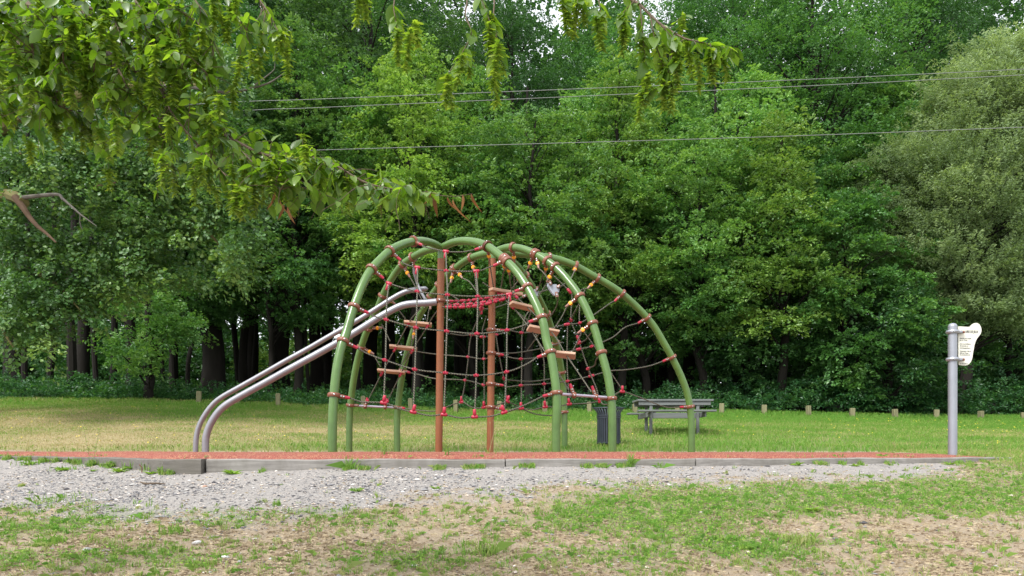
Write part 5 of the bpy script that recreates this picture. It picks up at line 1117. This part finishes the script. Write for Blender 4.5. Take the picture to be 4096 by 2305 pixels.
plant("grass_tuft", 2522, 8.75, "upright grass tuft against the kerb right of the litter bin", 60, (.10, .26), .009, seed=2, cat="grass tuft", spread=.05, lean=.9)
plant("grass_tuft", 2640, 8.8, "low pale grass tuft just right of the upright kerb tuft", 26, (.05, .14), .007, seed=3, cat="grass tuft", lean=1.5)
plant("weed", 372, 9.5, "tall leafy weed in front of the dark receding sleeper", rosette=10, rl=.07, stems=2, sh=.50, seed=4, leafy=16, spread=.03)
plant("weed", 930, 8.4, "dandelion rosette on the gravel at the split sleeper end", rosette=16, rl=.13, seed=5)
plant("weed", 600, 8.75, "green rosette below the dark sleeper near the rusty rods", rosette=14, rl=.11, seed=6)
plant("weed", 250, 9.9, "leafy weed patch at the far left foot of the kerb", 30, (.05, .12), .012, rosette=18, rl=.13, seed=7, spread=.2)
plant("weed", 480, 9.2, "dandelion leaves spreading over the dark sleeper base", 14, (.05, .1), .01, rosette=16, rl=.14, seed=8, spread=.15)
plant("weed", 120, 10.9, "low weeds hiding the far left end of the kerb", 40, (.06, .14), .012, rosette=16, rl=.13, seed=9, spread=.3)
plant("weed", 1540, 8.95, "small bright weed growing between kerb and rubber below the third arch leg", 12, (.05, .12), .008, stems=3, sh=.2, seed=10, leafy=7, zoff=.15)
plant("weed", 1788, 8.92, "little upright weed on the kerb below the first brown post", 8, (.04, .1), .007, stems=3, sh=.2, seed=11, leafy=7, zoff=.14)
plant("seed_stalks", 1985, 9.0, "dry plantain stalks with seed heads in front of the second brown post", 14, (.04, .10), .007, stems=9, sh=.42, seed=12, spread=.22, zoff=.14, cat="grass stalks")
plant("seed_stalks", 2650, 9.0, "thin bent grass stalks rising in front of the last arches", stems=4, sh=.36, seed=13, spread=.2, zoff=.14, cat="grass stalks")
plant("weed", 3530, 9.35, "rosette on top of the kerb left of the sign", rosette=12, rl=.09, seed=14, zoff=.14)
plant("weed", 3800, 9.75, "weeds at the foot of the sign in front of the kerb", 30, (.03, .09), .009, rosette=14, rl=.09, seed=15, spread=.18)
plant("weed", 3190, 9.2, "dock leaves at the kerb joint right of the last arch", 8, (.05, .1), .012, rosette=9, rl=.11, seed=16)
plant("weed", 3420, 9.3, "small bright weed at the kerb left of the sign", rosette=12, rl=.08, seed=17)
plant("grass_tuft", 1110, 6.6, "twin green grass tufts at the lower edge of the gravel left of centre", 44, (.04, .11), .006, seed=18, cat="grass tuft", lean=.8)
plant("grass_tuft", 1430, 7.2, "low round grass cushion on the gravel below the kerb tuft", 60, (.03, .07), .006, seed=19, cat="grass tuft", lean=1.3)
plant("grass_tuft", 1945, 5.0, "large yellowish grass tuft at bottom centre", 90, (.06, .17), .006, seed=20, cat="grass tuft", spread=.09, tint=(.35, .9), lean=1.2)
plant("grass_tuft", 3190, 5.35, "rounded brownish green grass tussock at lower right", 190, (.05, .12), .004, seed=21, cat="grass tuft", spread=.12, tint=(.3, .75), lean=.8)
plant("weed", 3250, 6.5, "star-shaped plantain in the bare patch at right", rosette=16, rl=.10, seed=22)
plant("weed", 1745, 7.3, "small leafy plant in the gravel below the first brown post", rosette=12, rl=.07, seed=23)
plant("grass_tuft", 700, 5.6, "bushy green weed at lower left beside white stones", 70, (.04, .11), .007, seed=24, cat="grass tuft", spread=.12)
plant("grass_tuft", 230, 5.5, "leafy green clump near the bottom left corner", 80, (.04, .10), .009, seed=25, cat="grass tuft", spread=.14)
plant("grass_tuft", 240, 7.3, "airy green weed patch on the gravel at far left", 90, (.05, .13), .006, seed=26, cat="grass tuft", spread=.3)
def stone(px, py_D, s, label, col, seed):
    g = np.random.default_rng(seed); D = py_D; X = (px - 2048) / FOC * D; z = hz(X, D); import bmesh
    bm = bmesh.new(); bmesh.ops.create_icosphere(bm, subdivisions=2, radius=1)
    for v in bm.verts: v.co *= 1 + .22 * (float(vnoise(np.array(v.co.x * 1.6 + seed), np.array(v.co.y * 1.6 + v.co.z * 2), seed)) - .5) * 2; v.co = Vector((v.co.x * s, v.co.y * s * .75, v.co.z * s * .42))
    me = bpy.data.meshes.new("stone"); bm.to_mesh(me); bm.free(); o = link("stone", me, paint("stone_face", col, .8, .3, 0, .25, 40)); o.location = (X, D, z + s * .15); o.rotation_euler[2] = g.random() * 3; tag(o, label, "stone")
stone(2015, 5.95, .032, "dark flat stone on bare soil near bottom centre", (.17, .17, .18), 3)
stone(1800, 8.2, .032, "dark rounded pebble on the gravel below the first brown post", (.14, .13, .13), 4)
stone(3905 - 2700 + 2700 - 0, 5.6, .03, "pale stone at lower right", (.42, .38, .34), 5) if False else None
stone(820, 7.55, .035, "reddish stone on the gravel below the kerb corner", (.42, .27, .2), 6)
stone(350, 5.15, .045, "grey stone near the lower left corner", (.3, .29, .29), 7)
stone(790, 5.3, .042, "pale angular stone at lower left", (.5, .48, .47), 8)
stone(900, 4.95, .035, "white pebble at lower left of centre", (.6, .59, .57), 9)
mb = MB(); g_ = 7.9; mb.tube([(-4.16, g_ + .05, hz(-4.16, g_) + .03), (-4.08, g_, hz(-4.08, g_) + .012), (-3.95, g_ - .01, hz(-3.95, g_) + .02), (-3.86, g_ + .02, hz(-3.86, g_) + .012)], [.006, .011, .010, .006], 7)
tag(mb.build("fallen_twig", M_twig, None, (-4.08, g_, hz(-4.08, g_))), "crooked brown twig lying on the gravel at left", "twig")

for q in range(9):
    px = 40 + q * 82; D = float(np.interp(px, [0, 400, 717], [12.3, 10.0, 8.6])); plant("weed", px, D, "green weed at the foot of the dark sleeper, " + "leftmost of a row|second of a row|third of a row|fourth of a row|fifth of a row|sixth of a row|seventh of a row|eighth of a row|last of a row near the corner".split("|")[q], 22, (.05, .15), .011, rosette=14, rl=.12, seed=40 + q, spread=.18)
    list(scene.objects)[-1]
